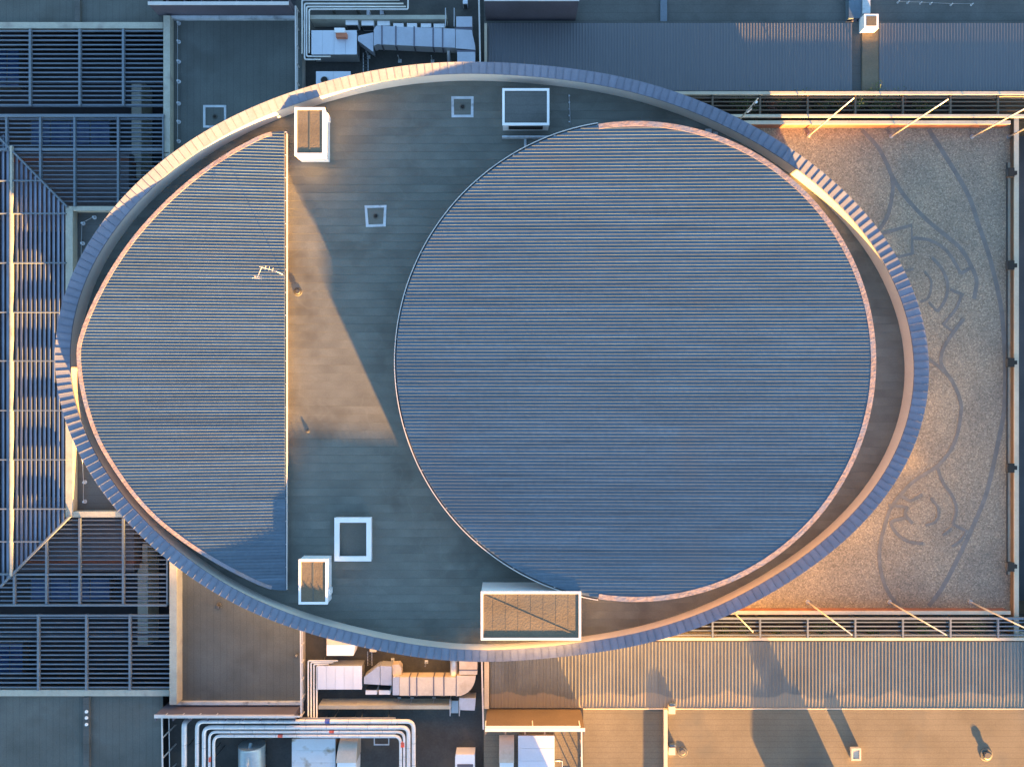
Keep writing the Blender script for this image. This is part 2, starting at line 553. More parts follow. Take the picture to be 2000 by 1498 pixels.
se = block("sheet_roof_wing", "wing with sunlit tan ribbed sheet roof below the egg roof", "building",
           (945, 1246, 2300, 2100), ZC - 0.12, M['felt_rows'])
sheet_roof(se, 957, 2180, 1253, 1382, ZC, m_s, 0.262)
MB().pb(950, 1245, 2180, 1251, ZC - 0.3, ZC + 0.06).build("gutter", M['beige'], se)
MB().pb(1139, 1386, 1296, 2100, ZC - 0.1, ZC - 0.03).build("roof_deck", M['felt_rows'], se)
MB().pb(1305, 1386, 2180, 2100, ZC - 0.1, ZC + 0.02).build("roof_deck", M['felt_rows'], se)
MB().pb(1297, 1386, 1304, 2100, ZC - 0.1, ZC + 0.30).build("roof_upstand", M['beige'], se)
MB().pb(946, 1290, 955, 1384, ZC - 0.1, ZC + 0.35).build("parapet", M['beige'], se)
MB().pb(1139, 1383.2, 2180, 1385.4, ZC - 0.1, ZC + 0.05).build("eaves_trim", M['beige'], se)

# --- flat roof wings
nw = block("flat_roof_wing", "dark grey flat roof behind pale concrete kerb, above left of the egg", "building",
           (333, 36, 590, 420), ZF, M['felt_cols'])
MB().pb(319, 31, 332, 420, 0, ZF + 0.6).build("parapet", M['concrete'], nw)
MB().pb(334, 31, 576, 37, ZF - 0.2, ZF + 0.30).build("parapet", M['white_worn'], nw)
sw = block("flat_roof_wing", "grey brown flat roof behind pale concrete kerb, below left of the egg", "building",
           (345, 1000, 590, 1374), ZF, M['felt_cols'])
MB().pb(331, 1010, 345, 1376, 0, ZF + 0.95).build("parapet", M['concrete'], sw)
MB().pb(346, 1371, 586, 1376.5, ZF - 0.2, ZF + 0.30).build("parapet", M['white_worn'], sw)
wr = block("flat_roof_wing", "small dark roof tucked between blade pergola and left tip of the egg", "building",
           (137, 410, 420, 1003), ZF, M['felt_grey'])
MB().pb(128, 403, 142, 1010, 0, ZF + 0.6).build("parapet", M['concrete'], wr)
MB().pb(143, 403, 240, 412, ZF - 0.1, ZF + 0.597).build("parapet", M['concrete'], wr)
MB().pb(143, 999, 250, 1010, ZF - 0.1, ZF + 0.597).build("parapet", M['concrete'], wr)
fn = block("flat_roof_wing", "grey flat roof in the top left corner with pale concrete edge", "building",
           (-700, -500, 318, 46), ZF + 0.2, M['felt_cols'], wall=M['facade'])
MB().pb(-700, 44, 318, 56, ZF - .1, ZF + 0.5).build("parapet", M['concrete'], fn)
MB().pb(146, -500, 156, 43, ZF, ZF + 0.42).build("roof_upstand", M['felt_grey'], fn)
fs = block("flat_roof_wing", "stained flat roof in the bottom left corner with three pale discs", "building",
           (-700, 1357, 318, 2100), ZF + 0.2, M['felt_cols'], wall=M['facade'])
MB().pb(-700, 1347, 330, 1359, ZF - .1, ZF + 0.5).build("parapet", M['concrete'], fs)
MB().pb(162, 1361, 174, 2100, ZF, ZF + 0.42).build("roof_upstand", M['felt_grey'], fs)
for y in (1390, 1402, 1415):
    c = at(168, y, ZF + 0.5)
    MB().cyl(c[0], c[1], ZF + 0.42, ZF + 0.5, 0.13, 14, 0.10).build("disc", M['white'], fs)

# --- plant decks
pn = block("plant_deck", "dark sunken plant deck crowded with ducts above the egg roof", "roof", (578, -420, 945, 330), ZP, M['plant_floor'])
ps = block("plant_deck", "dark sunken plant deck full of pipes and units below the egg roof", "roof", (586, 1120, 946, 2100), ZP, M['plant_floor'])
ps2 = block("plant_deck", "dark plant deck under big white pipes at the bottom edge", "roof", (312, 1402, 584, 2100), ZP - 0.02, M['plant_floor'])
ps3 = block("plant_deck", "dark plant deck with pale unit beside the brown screen wall", "roof", (947, 1422, 1137, 2100), ZP + 0.02, M['plant_floor'])

# --- terrace
tz = MB(); tz.pb(1200, 246, 1979, 1192, 0, ZT)
terrace = tz.build("terrace", M['setts'], kind="structure")


INLAY_N = [0]


def inlay(pts, w=0.19, smooth=True):
    w *= 1.4
    INLAY_N[0] += 1
    z_top = ZT + 0.004 + 0.0018 * INLAY_N[0]
    q = spline(pts) if smooth else pts
    q = [Vector((*at(x, y, ZT)[:2], z_top)) for x, y in q]
    L, R = [], []
    for i, p in enumerate(q):
        d = (q[min(i + 1, len(q) - 1)] - q[max(i - 1, 0)]).normalized()
        s = Vector((-d.y, d.x, 0)) * w / 2
        if not smooth and 0 < i < len(q) - 1:
            d1, d2 = (q[i] - q[i - 1]).normalized(), (q[i + 1] - q[i]).normalized()
            s = s / max(0.45, d.dot(d1))
        L.append(p + s); R.append(p - s)
    mb = MB()
    for i in range(len(q) - 1):
        mb.face([R[i], R[i + 1], L[i + 1], L[i]])
        for u, vv in ((R[i], R[i + 1]), (L[i + 1], L[i])):
            mb.face([(u.x, u.y, ZT - .01), (vv.x, vv.y, ZT - .01), tuple(vv), tuple(u)])
    mb.build("inlay_line", M['line'], terrace)


def r6(pts):
    return [(1600 + x / 2.995, 240 + y / 2.996) for x, y in pts]


def r7(pts):
    return [(1600 + x / 2.995, 720 + y / 2.996) for x, y in pts]


inlay(r6([(640, 40), (760, 230), (870, 420), (930, 590), (1000, 800), (1060, 1060), (1080, 1260), (1088, 1470)])
      + r7([(1080, 250), (1040, 460), (980, 720), (900, 920), (810, 1110), (720, 1280), (640, 1388)]), 0.24)
inlay(r6([(250, 45), (340, 140), (400, 250), (425, 310), (500, 430), (620, 560), (740, 660), (830, 740), (890, 840), (920, 930), (905, 1030)]), 0.22)
inlay(r6([(424, 315), (430, 400), (405, 530), (360, 615), (310, 680)]), 0.2)
inlay(r6([(300, 670), (540, 600), (545, 765), (440, 792)]), 0.17, False)
inlay(r6([(550, 675), (650, 690), (740, 745), (800, 830), (825, 885)]), 0.18)
inlay(r6([(828, 884), (885, 850)]), 0.18, False)
inlay(r6([(660, 790), (720, 860), (750, 950), (735, 1040), (690, 1105)]), 0.18)
inlay(r6([(690, 1105), (640, 1050)]), 0.14, False)
inlay(r6([(615, 870), (655, 930), (640, 1020), (590, 1050)]), 0.13)
inlay(r6([(765, 975), (835, 1005), (800, 1090), (725, 1180), (785, 1225)]), 0.16, False)
inlay(r6([(845, 1145), (785, 1225), (730, 1310), (710, 1390), (735, 1455)]) + r7([(780, 80), (825, 190), (825, 280), (790, 430), (700, 560), (560, 650), (470, 740), (410, 830), (370, 960), (350, 1080), (365, 1210), (410, 1320), (470, 1388)]), 0.2)
inlay(r6([(600, 1360), (690, 1420), (732, 1462)]), 0.18)
inlay(r6([(470, 880), (550, 855)]), 0.15, False)
inlay(r7([(690, 580), (720, 660), (780, 750), (800, 830), (778, 908)]), 0.18)
inlay(r7([(778, 908), (860, 950), (830, 1000), (775, 1040)]), 0.16, False)
inlay(r7([(470, 738), (530, 775), (600, 735)]), 0.17, False)
inlay(r7([(400, 798), (505, 810), (500, 850), (545, 905)]), 0.18)
inlay(r7([(510, 870), (420, 895), (450, 960), (520, 1010), (605, 1020)]), 0.18)
inlay(r7([(650, 755), (695, 820), (680, 890), (620, 915)]), 0.15)
inlay(r7([(720, 975), (770, 932)]), 0.14, False)

tw = thing("terrace_wall", "red brick faced wall with pale coping along the sunlit top side of terrace", "wall", at(1700, 240, ZT))
MB().pb(1200, 237.5, 1974, 242, ZT - 0.3, ZT + 0.95).build("wall", M['brick_edge'], tw)
MB().pb(1200, 236, 1974, 243, ZT + 0.95, ZT + 1.03).build("coping", M['beige'], tw)
tw = thing("terrace_wall", "dark red wall with pale coping along the bottom side of terrace", "wall", at(1700, 1196, ZT))
MB().pb(1200, 1194, 1974, 1199, ZT - 0.3, ZT + 0.85).build("wall", M['brick_edge'], tw)
MB().pb(1200, 1193, 1974, 1200, ZT + 0.85, ZT + 0.92).build("coping", M['beige'], tw)
ew = thing("terrace_wall", "long beige capped wall closing the right hand side of terrace", "wall", at(1982, 700, ZT))
MB().pb(1982, 222, 1989, 1260, 0, ZT + 0.5).build("wall", M['screen_brown'], ew)
MB().pb(1981, 222, 1990, 1260, ZT + 0.5, ZT + 0.57).build("coping", M['beige'], ew)
MB().pb(1966, 318, 1968, 1122, ZT - 0.02, ZT + 0.06).build("drain_rail", M['dark'], ew)
MB().pb(1969, 318, 1977, 1122, ZT - 0.02, ZT + 0.015).build("paving_strip", M['concrete'], ew)

# ------------------------------------------------------------------ the egg shaped building
EGG = [(108, 690), (108.5, 730), (115, 757), (125, 813), (133.5, 840), (148.5, 873.5), (183.5, 927), (220, 983.6), (277, 1050), (328.7, 1093.7),
       (400, 1145), (463.5, 1180), (525, 1205.5), (584.5, 1230), (640, 1247), (699, 1260.7), (758, 1272.6), (824, 1283.6), (879, 1288), (934, 1290.6),
       (1000, 1290.6), (1078, 1283.6), (1135, 1277), (1210, 1265), (1320, 1240.7), (1411, 1204), (1520, 1150), (1600, 1092), (1650, 1057),
       (1700, 1004), (1733.5, 960), (1760, 920), (1787, 867), (1803.7, 813.5), (1810, 770), (1811.7, 720), (1810, 667), (1800, 607), (1782, 564),
       (1757, 524), (1723.5, 457), (1693.5, 420), (1650, 375), (1600, 335), (1534, 285), (1492, 258), (1425, 223), (1342.5, 190), (1260, 163.6),
       (1169, 143), (1095, 132), (1012.5, 125), (930, 123.7), (860, 124), (800, 128), (720, 140), (680, 150.6), (622, 164.5), (545, 190), (472, 222),
       (391, 263), (310, 320), (233, 395), (193, 448), (151, 515), (135, 556), (120.5, 602), (112, 639)]
Z_OUT, Z_IN, Z_DECK = 11.5, 11.33, 10.0
ecx, ecy = 960.0, 705.0
th = np.array([math.atan2(-(y - ecy), x - ecx) for x, y in EGG])
rr = np.array([math.hypot(x - ecx, y - ecy) for x, y in EGG])
HK = 9
A = np.column_stack([np.ones_like(th)] + [fn_(k * th) for k in range(1, HK + 1) for fn_ in (np.cos, np.sin)])
coef = np.linalg.lstsq(A, rr, rcond=None)[0]


def egg_r(t):
    return float(coef[0] + sum(coef[2 * k - 1] * math.cos(k * t) + coef[2 * k] * math.sin(k * t) for k in range(1, HK + 1)))


dense = []
for i in range(2400):
    t = 2 * math.pi * i / 2400
    r_ = egg_r(t)
    w_ = at(ecx + r_ * math.cos(t), ecy - r_ * math.sin(t), Z_OUT)
    dense.append((w_[0], w_[1]))
seg = [0.0]
for i in range(2400):
    p, q = dense[i], dense[(i + 1) % 2400]
    seg.append(seg[-1] + math.hypot(q[0] - p[0], q[1] - p[1]))
PER = seg[-1]


def egg_pt(u):
    u %= PER
    k = int(np.searchsorted(seg, u, side='right')) - 1
    k = min(max(k, 0), 2399)
    f = (u - seg[k]) / (seg[k + 1] - seg[k])
    p, q = dense[k], dense[(k + 1) % 2400]
    return Vector((p[0] + (q[0] - p[0]) * f, p[1] + (q[1] - p[1]) * f, 0))


def egg_frame(u):
    p = egg_pt(u)
    d = (egg_pt(u + 0.4) - egg_pt(u - 0.4)).normalized()
    n_in = Vector((-d.y, d.x, 0))
    c = abs(n_in.x)
    return p, n_in, 0.65 + 0.18 * c


egg = thing("egg_building", "large egg shaped roof with blue grey coping in the middle", "building", (0, 0, 0))
N_P = 300
outer = [egg_frame(PER * i / N_P) for i in range(N_P)]
inner = [p + n * w for p, n, w in outer]
ow = MB(); iw = MB(); cb = MB()
for i in range(N_P):
    j = (i + 1) % N_P
    p, q = outer[i][0] + outer[i][1] * 0.06, outer[j][0] + outer[j][1] * 0.06
    ow.face([(p.x, p.y, 0), (q.x, q.y, 0), (q.x, q.y, Z_OUT - .06), (p.x, p.y, Z_OUT - .06)], True)
    p, q = inner[i] - outer[i][1] * 0.05, inner[j] - outer[j][1] * 0.05
    iw.face([(q.x, q.y, Z_DECK - .1), (p.x, p.y, Z_DECK - .1), (p.x, p.y, Z_IN - .05), (q.x, q.y, Z_IN - .05)], True)
    a, b, c, d = outer[i][0], outer[j][0], inner[j], inner[i]
    cb.face([(a.x, a.y, Z_OUT - .035), (b.x, b.y, Z_OUT - .035), (c.x, c.y, Z_IN - .035), (d.x, d.y, Z_IN - .035)])
    cb.face([(a.x, a.y, Z_OUT - .2), (b.x, b.y, Z_OUT - .2), (b.x, b.y, Z_OUT - .035), (a.x, a.y, Z_OUT - .035)])
    cb.face([(c.x, c.y, Z_IN - .12), (d.x, d.y, Z_IN - .12), (d.x, d.y, Z_IN - .035), (c.x, c.y, Z_IN - .035)])
ow.build("outer_wall", M['wall'], egg)
iw.build("inner_wall", M['wall_in'], egg)
coping = cb.build("coping", M['zinc_dark'], egg)
for i in range(N_P):
    u0, u1 = PER * i / N_P + 0.006, PER * (i + 1) / N_P - 0.006
    us = PER * i / N_P + 0.034
    (a, na, wa), (b, nb, wb), (s, ns, ws) = egg_frame(u0), egg_frame(u1), egg_frame(us)
    dz = random.uniform(-0.003, 0.003)

    def ring(fr, lift):
        p, n, w = fr
        o_ = p - n * 0.03
        i_ = p + n * (w + 0.02)
        return (o_.x, o_.y, Z_OUT + 0.006 + lift + dz), (i_.x, i_.y, Z_IN - 0.004 + lift + dz)
    (ao, ai), (bo, bi) = ring((a, na, wa), 0), ring((b, nb, wb), 0)
    (ato, ati), (sto, sti) = ring((a, na, wa), 0.036), ring((s, ns, ws), 0.036)
    (so, si) = ring((s, ns, ws), 0)
    mb = MB()
    dn = lambda q, h: (q[0], q[1], q[2] - h)
    mb.solid([dn(ao, .03), dn(bo, .03), dn(bi, .03), dn(ai, .03)], [ao, bo, bi, ai])
    mb.solid([dn(ao, .004), dn(so, .004), dn(si, .004), dn(ai, .004)], [ato, sto, sti, ati])
    mb.build("coping_panel", M['zinc'], coping)

# roof deck in laid strips
deck_poly = [(p.x, p.y) for p in [q - outer[i][1] * 0.04 for i, q in enumerate(inner)]]
db = MB(); db.solid([(x, y, Z_DECK - .3) for x, y in deck_poly], [(x, y, Z_DECK - .03) for x, y in deck_poly])
deck = db.build("roof_deck", M['dark'], egg)
ys = [p[1] for p in deck_poly]
y = min(ys) + 0.02
while y < max(ys):
    w = 0.56
    s = strip(deck_poly, y, min(y + w - 0.006, max(ys)))
    if len(s) >= 3:
        z_of = lambda yy: Z_DECK + 0.012 - 0.010 * (yy - y) / w
        mb = MB()
        mb.solid([(a, b, Z_DECK - .03) for a, b in s], [(a, b, z_of(b)) for a, b in s])
        mb.build("membrane_strip", M['membrane'], deck)
    y += w


# raised metal roofs
def plane_at(px, py, za, kb):
    a = (px - NX) * 0.0007
    X = a * (CAM_Z - za) / (1 + a * kb)
    z = za + kb * X
    return X, (NY - py) * sc(z), z


def ribbed_roof(name, outline, za, kb, pitch, base_z, flash_pts, flash_w, gutter_pts):
    W = [plane_at(x, y, za, kb) for x, y in outline]
    if area(W) < 0:
        W = W[::-1]
    P = [(a, b) for a, b, _ in W]
    zf = lambda x: za + kb * x
    body = MB()
    cxm, cym = sum(p[0] for p in P) / len(P), sum(p[1] for p in P) / len(P)
    inn = [(cxm + (x - cxm) * 0.993, cym + (yy - cym) * 0.993) for x, yy in P]
    body.solid([(x, yy, base_z) for x, yy in inn], [(x, yy, zf(x) - 0.03) for x, yy in inn])
    root = body.build(name, M['flashing'], egg)
    y0, y1 = min(p[1] for p in P), max(p[1] for p in P)
    n = int((y1 - y0) / pitch)
    pitch = (y1 - y0) / n
    for i in range(n):
        a, b = y0 + i * pitch, y0 + (i + 1) * pitch
        s = strip(P, a + 0.002, b - 0.002)
        if len(s) < 3:
            continue
        mb = MB()
        lift = random.uniform(-0.0015, 0.0015)
        mb.solid([(x, yy, zf(x) - 0.028) for x, yy in s], [(x, yy, zf(x) + lift) for x, yy in s])
        yc = a + 0.05
        t = strip(P, yc - 0.001, yc + 0.001)
        if len(t) >= 3:
            x0, x1 = min(q[0] for q in t) + 0.02, max(q[0] for q in t) - 0.02
            if x1 - x0 > 0.3:
                h, bw, tw_ = 0.020, 0.016, 0.011
                lo = [(x0, yc - bw), (x1, yc - bw), (x1, yc + bw), (x0, yc + bw)]
                hi = [(x0 + .01, yc - tw_), (x1 - .01, yc - tw_), (x1 - .01, yc + tw_), (x0 + .01, yc + tw_)]
                mb.solid([(x, yy, zf(x) + lift - .002) for x, yy in lo], [(x, yy, zf(x) + h) for x, yy in hi])
        mb.build("roof_sheet", M['sheet'], root)
    # flashing band on the high side, gutter on the low side
    fl = [Vector(plane_at(x, y, za, kb)) for x, y in flash_pts]
    mb = MB()
    for i in range(len(fl) - 1):
        p, q = fl[i], fl[i + 1]

        def nin(k):
            d = (fl[min(k + 1, len(fl) - 1)] - fl[max(k - 1, 0)]); d.z = 0; d.normalize()
            n_ = Vector((-d.y, d.x, 0))
            if n_.dot(Vector((cxm, cym, 0)) - Vector((fl[k].x, fl[k].y, 0))) < 0:
                n_ = -n_
            return n_
        n1, n2 = nin(i), nin(i + 1)
        pi, qi = p + n1 * flash_w, q + n2 * flash_w
        po, qo = p - n1 * 0.03, q - n2 * 0.03
        up = 0.03
        mb.solid([(v.x, v.y, zf(v.x) - 0.12) for v in (po, qo, qi, pi)], [(v.x, v.y, zf(v.x) + up) for v in (po, qo, qi, pi)])
    mb.build("flashing", M['flashing'], root)
    gp = [Vector(plane_at(x, y, za, kb)) for x, y in gutter_pts]
    tr, lip = MB(), MB()
    for i in range(len(gp) - 1):
        p, q = gp[i], gp[i + 1]

        def nout(k):
            d = (gp[min(k + 1, len(gp) - 1)] - gp[max(k - 1, 0)]); d.z = 0; d.normalize()
            n_ = Vector((-d.y, d.x, 0))
            if n_.dot(Vector((cxm, cym, 0)) - Vector((gp[k].x, gp[k].y, 0))) > 0:
                n_ = -n_
            return n_
        n1, n2 = nout(i), nout(i + 1)

        def seg_(m, w0, w1, lo, hi):
            c = [p + n1 * w0, p + n1 * w1, q + n2 * w1, q + n2 * w0]
            m.solid([(v.x, v.y, zf(v.x) + lo) for v in c], [(v.x, v.y, zf(v.x) + hi) for v in c])
        seg_(tr, 0.005, 0.10, -0.18, -0.13)
        seg_(lip, 0.10, 0.15, -0.18, -0.02)
    gt = tr.build("gutter", M['dark'], root)
    lip.build("gutter_lip", M['rail'], gt)
    # gutter brackets
    k = 0
    while k < len(gp) - 1:
        p = gp[k]
        MB().box(p.x - .06, p.y - .02, zf(p.x) - .03, p.x + .14, p.y + .02, zf(p.x) - 0.012).build("gutter_bracket", M['rail'], gt)
        k += max(1, len(gp) // 14)
    return root


RC, RR = (1242.0, 706.0), 468.0
circ = [(RC[0] + RR * math.cos(t), RC[1] - RR * math.sin(t) * 0.999) for t in [2 * math.pi * k / 240 for k in range(240)]]
fl_t = [math.radians(-99 + 198 * k / 110) for k in range(111)]
gu_t = [math.radians(99 + 162 * k / 90) for k in range(91)]
cpt = lambda t, r=RR: (RC[0] + r * math.cos(t), RC[1] - r * math.sin(t))
ribbed_roof("round_roof", circ, 12.15, 0.024, 0.2226, Z_DECK - .02, [cpt(t) for t in fl_t], 0.30, [cpt(t) for t in gu_t])

CRES = [(556, 257), (530, 259), (500, 270), (440, 303), (380, 345), (320, 398), (262, 462), (215, 530), (178, 600), (157, 655), (151, 690), (155, 740),
        (168, 800), (190, 860), (222, 915), (262, 970), (310, 1020), (370, 1066), (430, 1103), (490, 1134), (530, 1150), (558, 1153)]
cres = spline(CRES, 6)
KB = -1.28 / (405 * 0.0338)
ZA = 10.72 - KB * (556 - 1000) * sc(10.72)
ribbed_roof("crescent_roof", cres, ZA, KB, 0.2115, Z_DECK - .02, cres[6:-6], 0.22,
            [(556, 258 + (1152 - 258) * k / 40) for k in range(41)])


# ------------------------------------------------------------------ things on the egg roof
def white_box(label, r, zt, h, top_mat=None, recess=0.05, rim=0.16, deck_z=Z_DECK, ridge=False):
    t = thing("roof_cabin", label, "roof box", (*at((r[0] + r[2]) / 2, (r[1] + r[3]) / 2, deck_z + h)[:2], deck_z))
    z1 = deck_z + h
    b = MB(); a0, a1 = at(r[0], r[1], z1), at(r[2], r[3], z1)
    b.box(a0[0] + .03, a1[1] + .03, deck_z, a1[0] - .03, a0[1] - .03, z1 - recess)
    b.build("body", M['white'], t)
    MB().frame(*r, rim, z1 - 0.16, z1).build("rim", M['white'], t)
    mb = MB(); mb.box(a0[0] + rim, a1[1] + rim, z1 - recess, a1[0] - rim, a0[1] - rim, z1 - recess + 0.012)
    mb.build("roof_felt", top_mat or M['felt_brown'], t)
    return t, a0, a1, z1


t, a0, a1, z1 = white_box("white walled cabin with tan top right of the crescent roof's upper corner", (575, 210, 634, 304), 0, 1.55)
MB().box(a1[0] - .03, a1[1] + 2.6, 10.3, a1[0] + .09, a1[1] + 2.95, 11.2).build("cable_cover", M['white'], t)
MB().box(a0[0] + (a1[0] - a0[0]) / 2 - .05, a1[1] + .2, z1 - .045, a0[0] + (a1[0] - a0[0]) / 2 + .05, a0[1] - .2, z1 - .025).build("roof_seam", M['felt'], t)
t, a0, a1, z1 = white_box("white walled cabin with tan top near the crescent roof's lower corner", (583, 1092, 640, 1180), 0, 1.2)
MB().box(a1[0] - .03, a1[1] + .5, 10.2, a1[0] + .08, a1[1] + .9, 10.8).build("cable_cover", M['white'], t)
MB().box(a0[0] + (a1[0] - a0[0]) / 2 - .05, a1[1] + .2, z1 - .045, a0[0] + (a1[0] - a0[0]) / 2 + .05, a0[1] - .2, z1 - .025).build("roof_seam", M['felt'], t)
t, a0, a1, z1 = white_box("low white curbed hatch with dark sunken top on the deck", (653, 1011, 725, 1096), 0, 0.5, M['felt'], 0.22, 0.33)
t, a0, a1, z1 = white_box("grey topped white box with dark vent slot above the round roof", (981, 173, 1073, 245), 0, 1.15, M['felt_grey'], 0.05, 0.16)
xm = (a0[0] + a1[0]) / 2
MB().box(xm - 1.15, a1[1] - .02, 10.35, xm + 1.15, a1[1] + .05, 10.9).build("vent_slot", M['black'], t)
MB().box(a0[0] - .02, a1[1] - .55, 10.0, a1[0] + .02, a1[1] - .42, 10.35).build("kerb", M['white_worn'], t)
MB().box(xm - .1, a1[1] - 1.3, 10.01, xm + .06, a1[1] - .55, 10.09).build("drain_channel", M['white_worn'], t)
t, a0, a1, z1 = white_box("big white walled cabin with weathered brown top at the round roof's lower edge", (939, 1155, 1135, 1250), 0, 2.35, M['felt_brown'], 0.06, 0.15)
p0, p1 = Vector((a0[0] + .3, a0[1] - .3, z1 - .005)), Vector((a1[0] - .4, a1[1] + .35, z1 - .03))
MB().bar(p0 - Vector((0, 0, .03)), p1 - Vector((0, 0, .005)), 0.10, 0.03).build("roof_ridge", M['felt_brown'], t)
for k in range(1, 8):
    xx = a0[0] + (a1[0] - a0[0]) * k / 8
    MB().box(xx - .025, a1[1] + .17, z1 - .05, xx + .025, a0[1] - .17, z1 - .042).build("roof_lap", M['felt_brown'], t)


def drain_patch(label, r, z, skew=0.0):
    t = thing("roof_drain", label, "roof drain", at((r[0] + r[2]) / 2, (r[1] + r[3]) / 2, z))
    a, b = at(r[0], r[1], z), at(r[2], r[3], z)
    w = 0.17
    c = [(a[0], b[1]), (b[0] - skew * .6, b[1] + skew * .4), (b[0], a[1]), (a[0] - skew, a[1] - skew * .3)]
    cx, cy = sum(q[0] for q in c) / 4, sum(q[1] for q in c) / 4
    i_ = [(x + (w if x < cx else -w), yy + (w if yy < cy else -w)) for x, yy in c]
    mb = MB()
    for k in range(4):
        j = (k + 1) % 4
        q = [c[k], c[j], i_[j], i_[k]]
        mb.solid([(x, yy, z - .02) for x, yy in q], [(x, yy, z + .022 + .002 * k) for x, yy in q])
    mb.build("painted_border", M['white_worn'], t)
    MB().cyl(cx, cy, z, z + 0.05, 0.20, 16, 0.18).build("flange", M['felt'], t)
    MB().cyl(cx, cy, z + .05, z + 0.14, 0.13, 14, 0.07).build("grate", M['black'], t)


drain_patch("roof drain in a pale painted square left of the grey topped box", (882, 189, 925, 230), Z_DECK, .02)
drain_patch("roof drain in a crooked pale painted square on the open deck", (715, 401, 755, 444), Z_DECK, .10)
drain_patch("roof drain in a pale square on the flat roof outside the egg", (397, 206, 442, 250), ZF)


def roof_vent(label, px, py, z, r, h, m, cat="roof vent"):
    t = thing("roof_vent", label, cat, at(px, py, z))
    x, yy, _ = at(px, py, z)
    MB().cyl(x, yy, z, z + .05, r * 1.5, 18, r * 1.35).build("flange", M['felt'], t)
    MB().cyl(x, yy, z + .05, z + h, r * .75, 16).build("pipe", m, t)
    MB().cyl(x, yy, z + h, z + h + .04, r, 16, r * .7).build("cap", M['dark'], t)


roof_vent("dark pipe vent in the amber sunlit strip beside the aerial", 582, 570, Z_DECK, 0.2, 0.09, M['dark'])
roof_vent("small dark pipe vent at the lower end of the amber sunlit strip", 601, 842, Z_DECK, 0.1, 0.06, M['dark'])
roof_vent("dark sooty pipe vent on the grey brown roof below left of the egg", 428, 1183, ZF, 0.16, 0.3, M['dark'])
roof_vent("small pipe vent beside white rail on the grey brown roof", 580, 1278, ZF, 0.1, 0.5, M['galv'])
roof_vent("round dark vent on the amber roof near the bottom right corner", 1926, 1473, ZC + .02, 0.33, 0.16, M['felt_brown'])
roof_vent("flat drain in a dark ring beside the upstand with pale blocks", 1333, 1468, ZC + .02, 0.26, 0.03, M['dark'])

# aerial
t = thing("aerial", "white television aerial at the straight edge of the crescent roof", "aerial", at(560, 540, Z_DECK))
bx, by, _ = at(560, 540, Z_DECK)
tx, ty, tz_ = at(527, 527, 11.8)
MB().tube([(bx, by, Z_DECK), (bx - .05, by + .02, 11.0), (bx - .12, by + .05, 11.9)], 0.016, 8).build("mast", M['white'], t)
tip = Vector((bx - .12, by + .05, 11.85))
e1 = Vector((tip.x - 0.95, tip.y + .28, 11.87))
MB().tube([tip, e1], 0.009, 6).build("boom", M['white'], t)
e2 = Vector((e1.x - .32, e1.y - .75, 11.87))
MB().tube([e1, e2], 0.009, 6).build("boom", M['white'], t)
for k, (d, L) in enumerate(((0.0, .16), (0.85, .26), (1.0, .3))):
    c = e1.lerp(e2, d)
    MB().tube([(c.x - L, c.y + L * .15, c.z), (c.x + L, c.y - L * .15, c.z)], 0.005, 6).build("element", M['white'], t)
for k, d in enumerate((.25, .5, .75)):
    c = tip.lerp(e1, d)
    MB().tube([(c.x - .04, c.y - .16, c.z), (c.x + .04, c.y + .16, c.z)], 0.005, 6).build("element", M['white'], t)

# thin conduit on the deck
t = thing("conduit", "thin pale conduit on clips running down to the round roof's top", "conduit", at(1113, 200, Z_DECK))
MB().tube([at(1111, 185, 10.06), at(1113, 215, 10.06), at(1114, 244, 10.06)], 0.018, 6).build("pipe", M['galv'], t)
for yy in (187, 200, 213, 226, 238):
    c = at(1112, yy, 10.1)
    MB().box(c[0] - .05, c[1] - .04, 10.0, c[0] + .05, c[1] + .04, 10.09).build("clip", M['white_worn'], t)
t = thing("drain_box", "dark low box against the inner parapet above the round roof", "roof box", at(1405, 262, Z_DECK))
MB().pb(1378, 252, 1390, 263, Z_DECK, 10.2).build("body", M['galv'], t)
MB().pb(1393, 258, 1402, 268, Z_DECK, 10.12).build("cover", M['galv'], t)

# ------------------------------------------------------------------ roof things around
t = thing("chimney", "white chimney with tan top at the upper edge of the blue sheet roof", "chimney", at(1700, 45, ZC))
MB().pb(1688, 28, 1716, 56, ZN - .5, ZN + .7).build("shaft", M['white'], t)
MB().pb(1692, 32, 1712, 51, ZN + .65, ZN + .71).build("cap", M['felt_brown'], t)
MB().pb(1685, 0, 1700, 26, ZN - .5, ZN + .2).build("flue_cover", M['white_worn'], t)
t = thing("roof_hood", "dark blue hood beside the white chimney at the top edge", "vent", at(1672, 20, ZC))
MB().pb(1658, -30, 1683, 36, ZN - .45, ZN + .1).build("hood", M['sheet'], t)
MB().pb(1664, 36.5, 1674, 42, ZN - .45, ZN - .05).build("outlet", M['screen'], t)
t = thing("roof_cabin", "small square vent box with shaded side on the amber roof", "roof box", at(1672, 1475, ZC))
MB().pb(1664, 1462, 1681, 1484, ZC, ZC + .36).build("body", M['beige'], t)
MB().frame(1663, 1461, 1682, 1485, 0.12, ZC + .3, ZC + .42).build("rim", M['beige'], t)
for k, yy in enumerate((1387, 1467)):
    t = thing("upstand_block", "pale block at the " + ("upper end" if k == 0 else "middle") + " of the amber roof's upstand", "block", at(1312, yy, ZC))
    MB().pb(1306, yy - 7, 1319, yy + 7, ZC, ZC + .3).build("block", M['beige'], t)
    MB().pb(1308, yy - 13, 1320, yy - 7.6, ZC, ZC + .25).build("cover", M['sheet'], t)
t = thing("shade_box", "low box with stack, added unseen beyond the bottom edge for its shadow", "building", at(1610, 1560, ZC))
